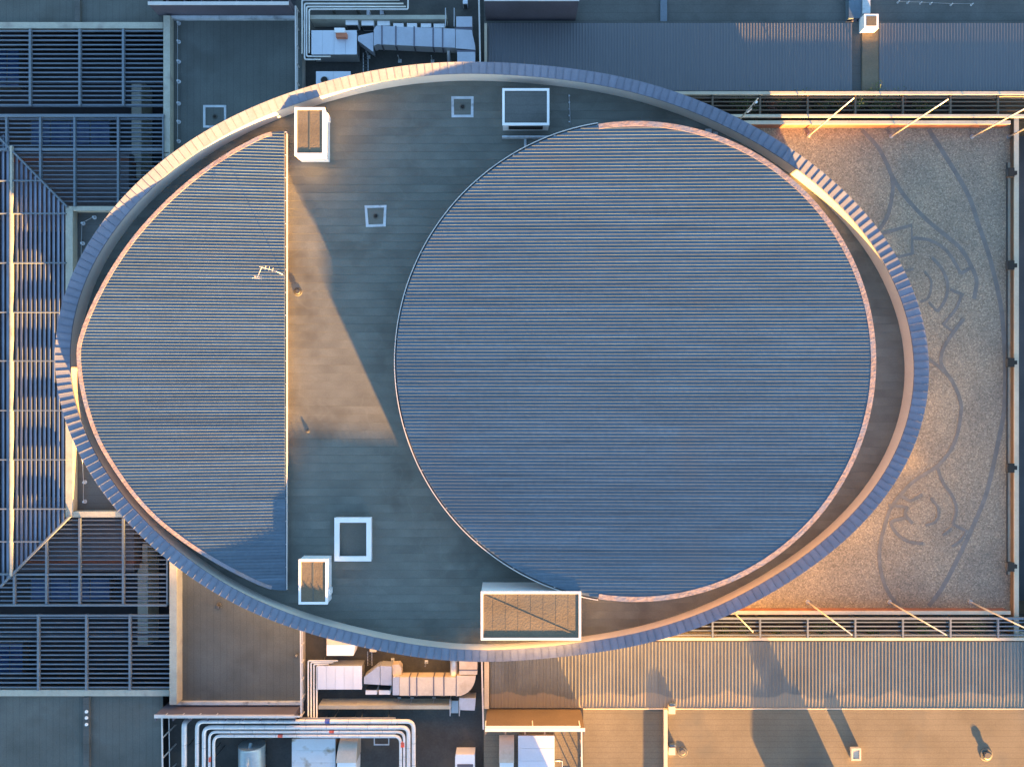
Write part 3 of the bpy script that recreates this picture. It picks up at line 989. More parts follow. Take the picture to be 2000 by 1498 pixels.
MB().pb(1562, 1535, 1650, 1640, ZC, ZC + .75).build("body", M['beige'], t)  # unseen box and stack, added to cast a shadow on the amber roof
MB().pb(1618, 1560, 1650, 1600, ZC + .75, ZC + 1.25).build("stack", M['concrete'], t)


# ------------------------------------------------------------------ screen walls and rails
def guard_rail(label, pts, z0, h, post_step=1.3, m=None, group=None, mid=True):
    t = thing("guard_rail", label, "railing", at(pts[0][0], pts[0][1], z0), group)
    W = [Vector(at(x, y, z0 + h)) for x, y in pts]
    m = m or M['rail']
    for a, b in zip(W[:-1], W[1:]):
        MB().bar(a, b, 0.11, 0.05).build("rail", m, t)
        if mid:
            d = Vector((0, 0, h * .5))
            MB().bar(a - d, b - d, 0.05, 0.04).build("rail", m, t)
        n = max(1, int((b - a).length / post_step))
        for k in range(n + 1):
            c = a.lerp(b, k / n)
            MB().box(c.x - .035, c.y - .035, z0, c.x + .035, c.y + .035, c.z - 0.05).build("post", m, t)
    return t


def screen(label, px0, px1, py_base, z0, h, m, side):
    """long solid screen wall; side=+1 when it rises on the far (upper) side of py_base"""
    t = thing("screen_wall", label, "wall", at((px0 + px1) / 2, py_base, z0))
    b = at(0, py_base, z0)[1]
    x0, x1 = at(px0, 0, z0)[0], at(px1, 0, z0)[0]
    MB().box(x0, b, 0.2, x1, b + side * .18, z0 + h).build("wall", m, t)
    MB().box(x0 - .03, b - side * .03, z0 + h, x1 + .03, b + side * .22, z0 + h + .05).build("coping", M['rail'], t)
    n = max(2, int((x1 - x0) / 1.25))
    for k in range(n + 1):
        xx = x0 + (x1 - x0) * k / n
        MB().box(xx - .04, b + side * .18, z0 + .2, xx + .04, b + side * .5, z0 + h - .1).build("stay", M['screen'], t)
    return t


screen("purple grey screen wall along the top of the dark flat roof", 312, 577, 33, ZF + .05, 1.7, M['screen'], 1)
screen("purple brown screen wall along the bottom of the grey brown roof", 322, 586, 1377.5, ZF + .05, 1.55, M['screen'], -1)
screen("tall dark screen wall at the top left end of the blue sheet roof", 949, 1124, 40, ZN - .4, 2.8, M['screen'], 1)
screen("tall brown screen wall at the bottom left end of the tan sheet roof", 951, 1134, 1385, ZC, 3.0, M['screen_brown'], -1)

guard_rail("white rail between dark flat roof and upper plant deck", [(577, 12), (578, 195)], ZF, 0.9)
guard_rail("sunlit cream rail between grey brown roof and lower plant deck", [(587, 1228), (588, 1400)], ZF, 0.9)
guard_rail("outer white rail of the upper plant deck beside blue sheet roof", [(935, -20), (938, 130)], ZC - .3, 1.0)
guard_rail("outer cream rail of the lower plant deck beside tan sheet roof", [(941, 1286), (944, 1424)], ZC - .3, 1.0)
guard_rail("cream rail on the left border of the bottom pipe deck", [(316, 1402), (318, 1560)], ZP, 2.2)
guard_rail("long cream rail on top of the bottom pipe deck's screen wall", [(322, 1398), (586, 1399)], ZF + 1.3, 0.45, 1.2, mid=False)
guard_rail("cream rail on the right border of the lower plant deck", [(1136, 1422), (1137, 1560)], ZP + .05, 2.0)
guard_rail("pale rail in front of the tall brown screen wall", [(948, 1419), (1133, 1419)], ZC + 2.2, 0.9, 2.8, mid=False)


def lifeline(label, pts, z, k=1.0):
    t = thing("safety_line", label, "safety line", at(*pts[0], z))
    W = [Vector(at(x, y, z + .22)) for x, y in pts]
    for p in W:
        MB().cyl(p.x, p.y, z, z + .2, 0.045, 10).build("post", M['galv'], t)
        MB().cyl(p.x, p.y, z, z + .03, 0.15 * k, 14).build("base_plate", M['white_worn'], t)
        MB().cyl(p.x, p.y, z + .2, z + .26, 0.08 * k, 10).build("cap", M['white_worn'], t)
    MB().tube(W, 0.016 * k, 6).build("cable", M['galv'], t)


lifeline("safety line on seven posts along the dark flat roof's pale kerb", [(347, y) for y in (44, 80, 119, 158, 201, 237, 275)], ZF)
lifeline("safety line on the small roof above the egg's left tip", [(182, 424), (160, 436), (159, 475), (158, 520)], ZF)
lifeline("safety line on the small roof below the egg's left tip", [(161, 897), (163, 942), (163, 980)], ZF)
lifeline("thin safety line with small posts in the top right corner", [(1756, 3), (1775, 4), (1800, 5), (1820, 6), (1860, 8), (1900, 8)], ZN - .45, 0.5)


# ------------------------------------------------------------------ pergolas over the courtyards
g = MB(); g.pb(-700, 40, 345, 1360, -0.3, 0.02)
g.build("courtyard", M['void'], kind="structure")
ZL = 5.4


def beam(t, a, b, w=0.16, h=0.22, z=ZL + .12, m=None, name="beam"):
    MB().bar(at(*a, z), at(*b, z), w, h).build(name, m or M['beam'], t)


def slats(t, ys, x0, x1, z=ZL, w=0.085, h=0.12, m=None):
    for y in ys:
        xa = x0(y) if callable(x0) else x0
        MB().bar(at(xa, y, z), at(x1, y, z), w, h).build("slat", m or M['louvre'], t)


t = thing("pergola", "slatted pergola over the black courtyard in the top left", "pergola", at(160, 130, 0))
slats(t, [61 + 9 * k for k in range(17)], -320, 318)
for x in (-240, -140, -40, 58, 155, 240):
    beam(t, (x, 57), (x, 207))
beam(t, (-320, 207), (318, 207), 0.1, 0.16, ZL - .05)
beam(t, (-320, 160), (318, 160), 0.1, 0.3, ZL - .15)
t = thing("pergola", "slatted pergola over the black courtyard in the bottom left", "pergola", at(160, 1270, 0))
slats(t, [1342 - 9 * k for k in range(16)], -320, 331)
for x in (-240, -140, -40, 74, 168, 253):
    beam(t, (x, 1200), (x, 1348))
beam(t, (-320, 1202), (331, 1202), 0.12, 0.16, ZL + .1)
beam(t, (-320, 1241), (331, 1241), 0.1, 0.3, ZL - .15)

hip_t = lambda y: 15 + (y - 287) / 1.027
hip_b = lambda y: (1145 - y) / 0.993
t = thing("pergola", "hipped slatted pergola over grey paving, above the blade pergola", "pergola", at(160, 310, 0))
slats(t, [233 + 8.6 * k for k in range(7)], -320, 320)
slats(t, [299 + 8.6 * k for k in range(12)], lambda y: hip_t(y) + 2, 330, w=0.06)
for x in (-140, -60, 12, 78, 145, 230):
    beam(t, (x, 226), (x, 292 if x < 20 else min(403, 287 + (x - 15) * 1.027)), 0.15)
beam(t, (-320, 226), (320, 226), 0.22, 0.25, ZL + .15)
beam(t, (-320, 292), (320, 292), 0.2, 0.25, ZL + .06)
beam(t, (318, 226), (318, 330), 0.1)
t = thing("pergola", "hipped slatted pergola over grey paving, below the blade pergola", "pergola", at(160, 1100, 0))
slats(t, [1130 + 8.6 * k for k in range(6)], lambda y: 0 if y > 1145 else hip_b(y), 326, z=ZL)
slats(t, [1016 + 8.6 * k for k in range(12)], lambda y: hip_b(y) + 2, 326, w=0.06)
for x in (-140, -60, 27, 90, 155, 240):
    beam(t, (x, max(1012, 1145 - x * .993) if x > 0 else 1145), (x, 1182), 0.16)
beam(t, (-320, 1182), (326, 1182), 0.14, 0.2, ZL + .15)
beam(t, (0, 1122), (326, 1122), 0.14, 0.2, ZL + .06)
beam(t, (326, 1090), (326, 1182), 0.1)

t = thing("pergola", "tall pergola of upright blue blades along the left edge", "pergola", at(40, 700, 0))
x = -320
k = 0
while x < 130:
    ya = 287 + (x - 15) * 1.027 if x > 15 else 260
    yb = 1145 - x * .993 if x > 0 else 1150
    a, b = Vector(at(x, ya + 3, ZL)), Vector(at(x, yb - 3, ZL))
    mb = MB()
    ca, sa = math.cos(math.radians(24)), math.sin(math.radians(24))
    w2, t2 = 0.145, 0.014
    q = [(-w2 * ca - t2 * sa, -w2 * sa + t2 * ca), (-w2 * ca + t2 * sa, -w2 * sa - t2 * ca), (w2 * ca + t2 * sa, w2 * sa - t2 * ca), (w2 * ca - t2 * sa, w2 * sa + t2 * ca)]
    lo = [(a.x + u, a.y, ZL - .1 + v) for u, v in q]
    hi = [(b.x + u, b.y, ZL - .1 + v) for u, v in q]
    n = len(mb.v)
    mb.v += lo + hi
    for i in range(4):
        j = (i + 1) % 4
        mb.f.append([n + i, n + j, n + 4 + j, n + 4 + i]); mb.sm.append(False)
    mb.f.append([n, n + 3, n + 2, n + 1]); mb.sm.append(False)
    mb.f.append([n + 4, n + 5, n + 6, n + 7]); mb.sm.append(False)
    mb.build("blade", M['blade'], t)
    x += 9.0
    k += 1
for y in (353, 417, 513.5, 610, 705, 802, 898, 994, 1058, 1121):
    xr = min(hip_t(y), hip_b(y), 128)
    beam(t, (-320, y), (xr, y), 0.09, 0.14, ZL + .2)
for x in (-170, -80, 21):
    beam(t, (x, 285), (x, 1125), 0.17, 0.22, ZL + .26, M['concrete'] if x == 21 else None)
beam(t, (14, 286), (130, 404), 0.11, 0.2, ZL + .22)
beam(t, (136, 1008), (0, 1145), 0.14, 0.2, ZL + .22)
beam(t, (-120, 150), (14, 286), 0.11, 0.2, ZL + .22)

# things in the courtyards
t = thing("walkway_wall", "pale paved wall top crossing under the upper left pergolas", "wall", at(267, 250, 0))
MB().pb(257, 158, 276, 318, 0, 1.8).build("wall", M['concrete'], t)
MB().pb(266, 319, 275, 348, 0, 1.7).build("wall", M['concrete'], t)
t = thing("walkway_wall", "pale paved wall top crossing under the lower left pergolas", "wall", at(280, 1160, 0))
MB().pb(269, 1100, 289, 1262, 0, 1.8).build("wall", M['concrete'], t)
MB().pb(278, 1062, 288, 1099, 0, 1.7).build("wall", M['concrete'], t)
for lab, r, e1_, e2_ in (("grey paved platform with red brick edge under the upper hipped pergola", (20, 318, 252, 440), (20, 308, 252, 317), (20, 298, 252, 307)),
                       ("grey paved platform with red brick edge under the lower hipped pergola", (30, 980, 262, 1094), (30, 1094.5, 262, 1103), (30, 1103.5, 262, 1116))):
    t = thing("platform", lab, "platform", at(130, r[1], 0))
    MB().pb(*r, 0, 2.6).build("paving", M['pave_low'], t)
    MB().pb(*e1_, 0, 2.7).build("brick_edge", M['brick_edge'], t)
    MB().pb(*e2_, 0, 2.65).build("kerb", M['pave_low'], t)
m_glass = mat('blue_glass', (0.02, 0.05, 0.14), 0.2, 0.12, 0, 1.0)
for lab, r in (("dark blue glass rooflight under the top left pergola", (-60, 95, 38, 172)), ("dark blue glass rooflight under the bottom left pergola", (-60, 1255, 45, 1330)),
               ("dark blue glass rooflight under the upper hipped pergola's slats", (60, 236, 215, 284)), ("dark blue glass rooflight under the lower hipped pergola's slats", (60, 1130, 215, 1172))):
    t = thing("rooflight", lab, "rooflight", at((r[0] + r[2]) / 2, r[1], 0))
    MB().pb(*r, 0, 0.8).build("kerb", M['dark'], t)
    nx = 4
    for k in range(nx):
        w = (r[2] - r[0]) / nx
        MB().pb(r[0] + k * w + 1.5, r[1] + 2, r[0] + (k + 1) * w - 1.5, r[3] - 2, 0.75, 0.86).build("pane", m_glass, t)

# ------------------------------------------------------------------ strips with slats and plants beside the terrace
g = MB(); g.pb(1100, 184, 2100, 237, 0, 3.4); g.build("planting_bed", M['soil'], kind="structure")
g = MB(); g.pb(1100, 1198, 2100, 1247, 0, 3.4); g.build("planting_bed", M['soil'], kind="structure")
POSTS = [1392, 1485, 1578, 1671, 1764, 1857, 1950, 2043]
t = thing("slat_screen", "horizontal slat screen over green shrubs at the top of terrace", "pergola", at(1700, 205, 3.4))
for y in (191.5, 199, 207, 215.5):
    MB().bar(at(1340, y, ZC + .1), at(2080, y, ZC + .1), 0.08, 0.1).build("slat", M['screen_brown'], t)
for x in POSTS:
    MB().bar(at(x, 184, ZC + .16), at(x, 227, ZC + .16), 0.13, 0.18).build("beam", M['screen_brown'], t)
MB().bar(at(1340, 226.5, ZC + .3), at(2080, 226.5, ZC + .3), 0.21, 0.22).build("rail", M['beige'], t)
for x in POSTS:
    c = at(x, 226.5, ZC)
    MB().box(c[0] - .06, c[1] - .06, 3.3, c[0] + .06, c[1] + .06, ZC + .07).build("post", M['screen_brown'], t)
t = thing("slat_screen", "horizontal slat screen with grey frame at the bottom of terrace", "pergola", at(1700, 1225, 3.4))
for y in (1215, 1223, 1231, 1240):
    MB().bar(at(1300, y, ZC + .1), at(2080, y, ZC + .1), 0.08, 0.1).build("slat", M['louvre'], t)
for x in POSTS:
    MB().bar(at(x, 1206, ZC + .16), at(x, 1246, ZC + .16), 0.13, 0.18).build("beam", M['louvre'], t)
MB().bar(at(1300, 1208, ZC + .3), at(2080, 1208, ZC + .3), 0.15, 0.2).build("rail", M['louvre'], t)
for x in POSTS:
    c = at(x, 1208, ZC)
    MB().box(c[0] - .06, c[1] - .06, 3.3, c[0] + .06, c[1] + .06, ZC + .09).build("post", M['louvre'], t)


def shrub(label, px, py, z, r, h, n, m, group):
    t = thing("shrub", label, "shrub", at(px, py, z), group)
    x0, y0, _ = at(px, py, z)
    st = MB()
    tips = []
    for k in range(6):
        a = random.uniform(0, 6.28)
        e = (x0 + math.cos(a) * r * .6, y0 + math.sin(a) * r * .5, z + h * random.uniform(.6, .95))
        st.tube([(x0, y0, z - .05), ((x0 + e[0]) / 2, (y0 + e[1]) / 2, z + h * .45), e], 0.012, 5)
        tips.append(e)
    st.build("stem", M['bark'], t)
    lf = MB()
    for k in range(n):
        c = Vector(random.choice(tips)) + Vector((random.gauss(0, r * .33), random.gauss(0, r * .26), random.gauss(-h * .1, h * .18)))
        d = Vector((random.uniform(-1, 1), random.uniform(-1, 1), random.uniform(-.4, .6))).normalized()
        s = d.cross(Vector((random.uniform(-.4, .4), random.uniform(-.4, .4), 1))).normalized()
        L, w = random.uniform(.07, .15), random.uniform(.025, .05)
        lf.face([c, c + d * L * .5 + s * w, c + d * L, c + d * L * .5 - s * w])
    lf.build("foliage", m, t)


xs = [1437, 1456, 1500, 1527, 1552, 1600, 1628, 1650, 1662, 1690, 1705, 1722, 1745, 1790]
for k, x in enumerate(xs):
    red = k % 5 == 2
    nth = ("first", "second", "third", "fourth", "fifth", "sixth", "seventh", "eighth", "ninth", "tenth", "eleventh", "twelfth", "thirteenth", "last")[k]
    shrub("%s shrub, %s from the egg under the slats at the top of terrace" % ("reddish" if red else "green", nth),
          x, random.uniform(198, 216), 3.4, random.uniform(.55, .9), random.uniform(1.1, 1.8), 380, M['leaf_red' if red else 'leaf'],
          "reddish shrubs under the top slat screen" if red else "green shrubs under the top slat screen")
for k, x in enumerate((1405, 1450, 1505, 1600, 1700, 1790, 1890, 1965)):
    nth = ("first", "second", "third", "fourth", "fifth", "sixth", "seventh", "last")[k]
    shrub("dark green shrub, %s from the egg under the slats at the bottom of terrace" % nth, x, random.uniform(1220, 1234), 3.4, random.uniform(.45, .8),
          random.uniform(.9, 1.4), 260, M['leaf'], "dark green shrubs under the bottom slat screen")

# flagpoles
FP = [("flagpole nearest the egg on the top side of terrace", 1437, 243), ("second flagpole from the egg on the top side of terrace", 1580, 265),
      ("third flagpole from the egg on the top side of terrace", 1740, 267), ("fourth flagpole from the egg on the top side of terrace", 1898, 268),
      ("last flagpole by the right wall on the top side of terrace", 1969, 268), ("flagpole nearest the egg on the bottom side of terrace", 1428, 1190),
      ("second flagpole from the egg on the bottom side of terrace", 1577, 1175), ("third flagpole from the egg on the bottom side of terrace", 1737, 1175),
      ("fourth flagpole from the egg on the bottom side of terrace", 1895, 1175)]
for k, (lab, x, y) in enumerate(FP):
    t = thing("flagpole", lab, "flagpole", at(x, y, ZT), "flagpoles beside the terrace")
    X, Y, _ = at(x, y, ZT)
    H = 7.25 if k not in (0, 5) else 5.0
    MB().cyl(X, Y, ZT, ZT + .08, 0.16, 14).build("base", M['galv'], t)
    MB().cyl(X, Y, ZT + .08, ZT + H, 0.062, 12, 0.036).build("pole", M['pole'], t)
    MB().cyl(X, Y, ZT + H, ZT + H + .1, 0.06, 10, 0.02).build("finial", M['pole'], t)
    if k == 0:
        MB().tube([(X + .07, Y, ZT + 2.6), (X + .10, Y, ZT + 3.2), (X + .09, Y, ZT + 4.4)], 0.11, 8).build("furled_flag", M['white'], t)

# floodlights on the end wall
ordn = ("topmost", "second", "third", "fourth", "lowest")
for k, y in enumerate((337, 518, 708, 914, 1107)):
    t = thing("floodlight", "%s of the five black floodlights on the terrace's right wall" % ordn[k] if k in (0, 4) else "%s black floodlight from the top on the terrace's right wall" % ordn[k],
              "floodlight", at(1982, y, ZT + .57), "floodlights on the end wall")
    c = at(1976, y, ZT + .9)
    MB().box(c[0] - .26, c[1] - .34, ZT + .62, c[0] + .2, c[1] + .34, ZT + .92).build("housing", M['black'], t)
    MB().box(c[0] + .2, c[1] - .15, ZT + .58, c[0] + .5, c[1] + .15, ZT + .78).build("bracket", M['black'], t)
    MB().box(c[0] - .31, c[1] - .30, ZT + .66, c[0] - .261, c[1] + .30, ZT + .88).build("visor", M['dark'], t)


# ------------------------------------------------------------------ plant machinery
def air_unit(label, r, z0, h, n, along='x', m=None, cat="air unit"):
    t = thing("air_unit", label, cat, at((r[0] + r[2]) / 2, (r[1] + r[3]) / 2, z0))
    z1 = z0 + h
    a, b = at(r[0], r[1], z1), at(r[2], r[3], z1)
    MB().box(a[0] + .04, b[1] + .04, z0 + .12, b[0] - .04, a[1] - .04, z1 - .03).build("body", M['galv'], t)
    MB().box(a[0] + .1, b[1] + .1, z0, b[0] - .1, a[1] - .1, z0 + .12).build("base_frame", M['dark'], t)
    for k in range(n):
        if along == 'x':
            w = (b[0] - a[0]) / n
            MB().box(a[0] + k * w + .008, b[1], z1 - .03, a[0] + (k + 1) * w - .008, a[1], z1 + .003 * (k % 2)).build("panel", m or M['unit'], t)
        else:
            w = (a[1] - b[1]) / n
            MB().box(a[0], b[1] + k * w + .008, z1 - .03, b[0], b[1] + (k + 1) * w - .008, z1 + .003 * (k % 2)).build("panel", m or M['unit'], t)
    return t, a, b, z1


def duct_run(t, px0, py0, px1, py1, z1, h, m, bands=(), vertical=False, name="duct"):
    a, b = at(px0, py0, z1), at(px1, py1, z1)
    MB().box(a[0], b[1], z1 - h, b[0], a[1], z1).build(name, m, t)
    for q in bands:
        if vertical:
            yy = at(0, q, z1)[1]
            MB().box(a[0] - .03, yy - .045, z1 - h - .03, b[0] + .03, yy + .045, z1 + .03).build("flange", M['duct_band'], t)
        else:
            xx = at(q, 0, z1)[0]
            MB().box(xx - .045, b[1] - .03, z1 - h - .03, xx + .045, a[1] + .03, z1 + .03).build("flange", M['duct_band'], t)


def legs(t, pts, z0, z1):
    for x, y in pts:
        c = at(x, y, z0)
        MB().box(c[0] - .03, c[1] - .03, z0, c[0] + .03, c[1] + .03, z1).build("leg", M['galv'], t)
        MB().box(c[0] - .13, c[1] - .13, z0, c[0] + .13, c[1] + .13, z0 + .05).build("foot", M['white_worn'], t)


def pipe(label, pts, z, r, m=None, bend=0.25, bands=(), name="pipe_run", cat="pipe", drop=None):
    t = thing(name, label, cat, at(*pts[0], z))
    W = [at(x, y, z) for x, y in pts]
    if drop is not None:
        W = W + [(W[-1][0], W[-1][1], drop)]
    path = fillet(W, bend)
    MB().tube(path, r, 12).build("pipe", m or M['pipe'], t)
    for (bx_, by_, horiz, mm) in bands:
        c = Vector(at(bx_, by_, z))
        d = Vector((0.18, 0, 0)) if horiz else Vector((0, 0.18, 0))
        MB().tube([c - d, c + d], r * 1.06, 12).build("band", mm, t)
    if r >= 0.1:
        for a, b in zip(W[:-1], W[1:]):
            a, b = Vector(a), Vector(b)
            k = int((b - a).length / 1.5)
            d = (b - a).normalized() * .025
            for q in range(1, k):
                c = a.lerp(b, q / k)
                MB().tube([c - d, c + d], r * 1.03, 12).build("joint", M['galv'], t)
    for a, b in zip(W[:-1], W[1:]):
        a, b = Vector(a), Vector(b)
        if abs(a.z - b.z) > .1:
            continue
        k = int((b - a).length / 2.2)
        for q in range(1, k + 1):
            c = a.lerp(b, q / (k + 1))
            MB().box(c.x - .03, c.y - .03, ZP, c.x + .03, c.y + .03, z - r * .5).build("support", M['dark'], t)
    return t


# --- upper deck
t, a, b, z1 = air_unit("long pale blue air unit with four lid panels, upper plant deck", (608, 60, 697, 107), ZP, 1.5, 4)
t = thing("vent_cowl", "white and orange cowl on the upper pale blue air unit", "vent", at(664, 66, ZP + 1.5))
MB().pb(653, 55, 673, 64, ZP + 1.5, ZP + 1.95).build("hood", M['white'], t)
MB().pb(656, 64.5, 677, 73, ZP + 1.5, ZP + 1.85).build("cover", M['orange'], t)
t = thing("duct", "grey blue duct with dark flanges across the upper plant deck", "duct", at(810, 75, ZP))
z = ZP + 1.9
MB().ppoly([(699, 73), (701, 70), (729, 64), (729, 102), (699, 80)], ZP + .6, ZP + 1.45).build("transition", M['duct'], t)
MB().ppoly([(730, 58), (735, 51), (889, 57), (889, 94), (737, 87), (730, 90)], z - .9, z).build("duct", M['duct'], t)
for q, ya, yb in ((746, 52, 88), (773, 53, 89), (809, 54, 90.5), (846, 55.5, 92), (864.5, 56, 93)):
    c0, c1 = at(q, ya, z), at(q, yb, z)
    MB().bar((c0[0], c0[1] + .05, z + .03), (c1[0], c1[1] - .05, z + .03), 0.11, 0.9).build("flange", M['duct_band'], t)
MB().ppoly([(890, 58), (922, 59), (923, 68), (928, 90), (928, 98), (890, 95)], z - .9, z + .004).build("elbow", M['duct'], t)
duct_run(t, 891, 33, 922, 53, z, .9, M['duct'], ())
duct_run(t, 893, 102, 928, 160, z, .9, M['duct'], ())
MB().pb(890, 54, 923, 57.5, z - .9, z - .06).build("flange", M['duct_band'], t)
MB().pb(892, 98.5, 929, 101.5, z - .9, z - .06).build("flange", M['duct_band'], t)
MB().tube([at(876, 94, ZP + 1.2), at(877, 124, ZP + 1.2)], .14, 12).build("branch_pipe", M['galv'], t)
legs(t, [(781, 120), (845, 121), (720, 112)], ZP, ZP + 1.0)
for k, (x0, x1, y0, y1) in enumerate(((675, 699, 40.5, 49), (706, 730, 41, 50), (737, 761, 41.5, 50.5), (768, 788, 46, 53), (795, 814, 46, 54), (822, 842, 46.5, 54), (847, 868, 47, 54.5))):
    nm = ("first", "second", "third", "fourth", "fifth", "sixth", "seventh")[k]
    t = thing("outdoor_unit", "%s from the left of seven small white units above the upper duct" % nm, "air conditioner", at(x0, y0, ZP), "row of small white units")
    MB().pb(x0, y0, x1, y1, ZP + .12, ZP + 1.0).build("case", M['white'], t)
    MB().pb(x0 + 1, y1, x1 - 1, y1 + 1.5, ZP + .2, ZP + .9).build("grille", M['dark'], t)
    MB().pb(x0 + 2, y0 + 1, x1 - 2, y1 - 1, ZP, ZP + .12).build("stand", M['galv'], t)
t = thing("plant_wall", "low pale wall running across the upper plant deck", "wall", at(740, 34, ZP))
MB().pb(606, 30, 872, 38, ZP, ZP + 1.2).build("wall", M['concrete'], t)
t = thing("plant_wall", "low pale wall running across the lower plant deck", "wall", at(750, 1380, ZP))
MB().pb(622, 1377, 880, 1384.5, ZP, ZP + 1.2).build("wall", M['concrete'], t)
t, a, b, z1 = air_unit("white fan unit half hidden under the egg's upper edge", (617, 140, 685, 190), ZP, 1.2, 2)
c = at(634, 158, z1)
MB().cyl(c[0], c[1], z1 + .004, z1 + .09, .33, 20, .3).build("fan_ring", M['galv'], t)
MB().cyl(c[0], c[1], z1 + .09, z1 + .1, .26, 20).build("fan", M['black'], t)
for k, (lab, pts, r_) in enumerate((("outermost of the thin white pipes round the upper air unit", [(780, 1), (590, 1), (590, 106)], .055),
                                 ("second thin white pipe round the upper air unit", [(788, 8), (595, 8), (595, 117), (627, 117)], .06),
                                 ("third thin white pipe round the upper air unit", [(793, 14), (599, 14), (599, 111), (646, 111)], .06),
                                 ("innermost of the thin white pipes round the upper air unit", [(797, -30), (797, 19), (604, 19), (604, 105)], .055))):
    pipe(lab, pts, ZP + 1.35 + .02 * k, r_, bend=.15)
t = thing("ladder", "short dark ladder in front of the upper plant deck's cream unit", "ladder", at(714, 125, ZP))
for s in (-.18, .18):
    c = at(714, 104, ZP + .4)
    MB().bar((c[0] + s, c[1], ZP + .4), (c[0] + s, c[1] - 1.5, ZP + .35), .05, .06).build("rail", M['galv'], t)
for k in range(6):
    MB().bar((c[0] - .18, c[1] - .1 - k * .26, ZP + .4), (c[0] + .18, c[1] - .1 - k * .26, ZP + .4), .05, .04).build("rung", M['dark'], t)
t = thing("step_rails", "pair of thin rails at the upper duct's right end", "railing", at(880, 40, ZP))
for x in (870, 887):
    MB().bar(at(x, 16, ZP + 1.6), at(x, 52, ZP + 1.6), .06, .06).build("rail", M['galv'], t)
    for yy in (18, 50):
        c = at(x, yy, ZP + 1.55)
        MB().box(c[0] - .025, c[1] - .025, ZP, c[0] + .025, c[1] + .025, ZP + 1.54).build("post", M['galv'], t)
t = thing("cable_tray", "blue grey cable tray beneath the upper pipes", "cable tray", at(770, 20, ZP))
MB().pb(716, 20, 722, 30, ZP, ZP + .9).build("tray", M['duct'], t)
MB().pb(742, 20, 750, 29, ZP, ZP + .9).build("tray", M['duct'], t)
t = thing("control_box", "small pale blue box at the top edge left of the outer rail", "box", at(909, 4, ZP))
MB().pb(904, -8, 913, 8, ZP, ZP + .7).build("case", M['unit'], t)
MB().pb(905, 8.3, 912, 10, ZP, ZP + .6).build("door", M['dark'], t)

# --- lower deck
t, a, b, z1 = air_unit("pale air unit with five lid panels, lower plant deck", (620, 1300, 707, 1346), ZP, 1.4, 5)
t = thing("duct", "weathered cream duct with brown flanges across the lower plant deck", "duct", at(840, 1338, ZP))
z = ZP + 1.8
MB().ppoly([(711, 1322), (711, 1335), (742, 1337), (742, 1301), (738, 1301)], ZP + .5, ZP + 1.5).build("transition", M['duct'], t)
MB().ppoly([(743, 1300), (765, 1301), (765, 1338), (743, 1337)], ZP + .5, ZP + 1.52).build("transition", M['duct'], t)
MB().ppoly([(766, 1298), (779, 1297), (784, 1304), (784, 1317), (767, 1321)], z - 1.1, z - .35).build("elbow", M['duct_warm'], t)
MB().pb(767, 1322, 780, 1357, z - .9, z - .01).build("duct", M['duct'], t)
duct_run(t, 780.5, 1322, 891, 1358, z, .9, M['duct_warm'], (800, 814, 847, 867))
arc = [(892, 1319), (929, 1319)] + [(929 - 37 * (1 - math.cos(q)) , 1319 + 40 * math.sin(q)) for q in [math.radians(10 + 80 * k / 8) for k in range(9)]] + [(892, 1360)]
MB().ppoly(arc, z - .9, z + .005).build("elbow", M['duct_warm'], t)
MB().pb(890.2, 1319, 891.8, 1360, z - .9, z + .03).build("flange", M['duct_band'], t)
duct_run(t, 897, 1270, 932, 1317, z, .9, M['duct_warm'], (1308,), True)
MB().ppoly([(897, 1363), (929, 1363), (927, 1387), (899, 1386)], z - 1.3, z - .3).build("outlet", M['duct'], t)
MB().tube([at(887, 1284, ZP + 1.3), at(887, 1318, ZP + 1.3)], .3, 14).build("branch_pipe", M['galv'], t)
legs(t, [(767, 1288), (833, 1292), (780, 1364), (805, 1364), (848, 1364)], ZP, ZP + .9)
for k, (x0, x1) in enumerate(((714, 736), (740, 762))):
    t = thing("outdoor_unit", ("left" if k == 0 else "right") + " of two small white units beside the weathered cream duct", "air conditioner", at(x0, 1352, ZP))
    MB().pb(x0, 1348, x1, 1356, ZP + .12, ZP + 1.0).build("case", M['white'], t)
    MB().pb(x0 + 1, 1345.6, x1 - 1, 1347.6, ZP + .2, ZP + .9).build("grille", M['dark'], t)
    MB().pb(x0 + 2, 1349, x1 - 2, 1355, ZP, ZP + .12).build("stand", M['galv'], t)
t = thing("air_unit", "cream hooded unit poking out under the egg's lower edge", "air unit", at(665, 1260, ZP))
MB().ppoly([(638, 1215), (702, 1215), (690, 1280), (638, 1280)], ZP, ZP + 1.3).build("body", M['white'], t)
MB().pb(638, 1240, 700, 1259, ZP + 1.3, ZP + 1.34).build("lid", M['beige'], t)
MB().pb(722, 1262, 735, 1273, ZP, ZP + 1.0).build("side_box", M['beige'], t)
for k in range(4):
    nm = ("outermost", "second", "third", "innermost")[k]
    x = 602 + 5.6 * k
    pipe("%s of four slim lagged pipes left of the lower air unit" % nm, [(660 - 9 * k, 1290 + 3.4 * k), (x, 1290 + 3.4 * k), (x, 1402)], ZP + 1.2, .062, M['pipe'], .12)
t = thing("step_rails", "pair of thin rails at the lower duct's right end", "railing", at(887, 1380, ZP))
for x in (879, 897):
    MB().bar(at(x, 1366, ZP + 1.5), at(x, 1398, ZP + 1.5), .06, .06).build("rail", M['galv'], t)
    for yy in (1368, 1396):
        c = at(x, yy, ZP + 1.45)
        MB().box(c[0] - .025, c[1] - .025, ZP, c[0] + .025, c[1] + .025, ZP + 1.44).build("post", M['galv'], t)
MB().pb(881, 1368, 895, 1392, ZP + .3, ZP + .34).build("grating", M['galv'], t)
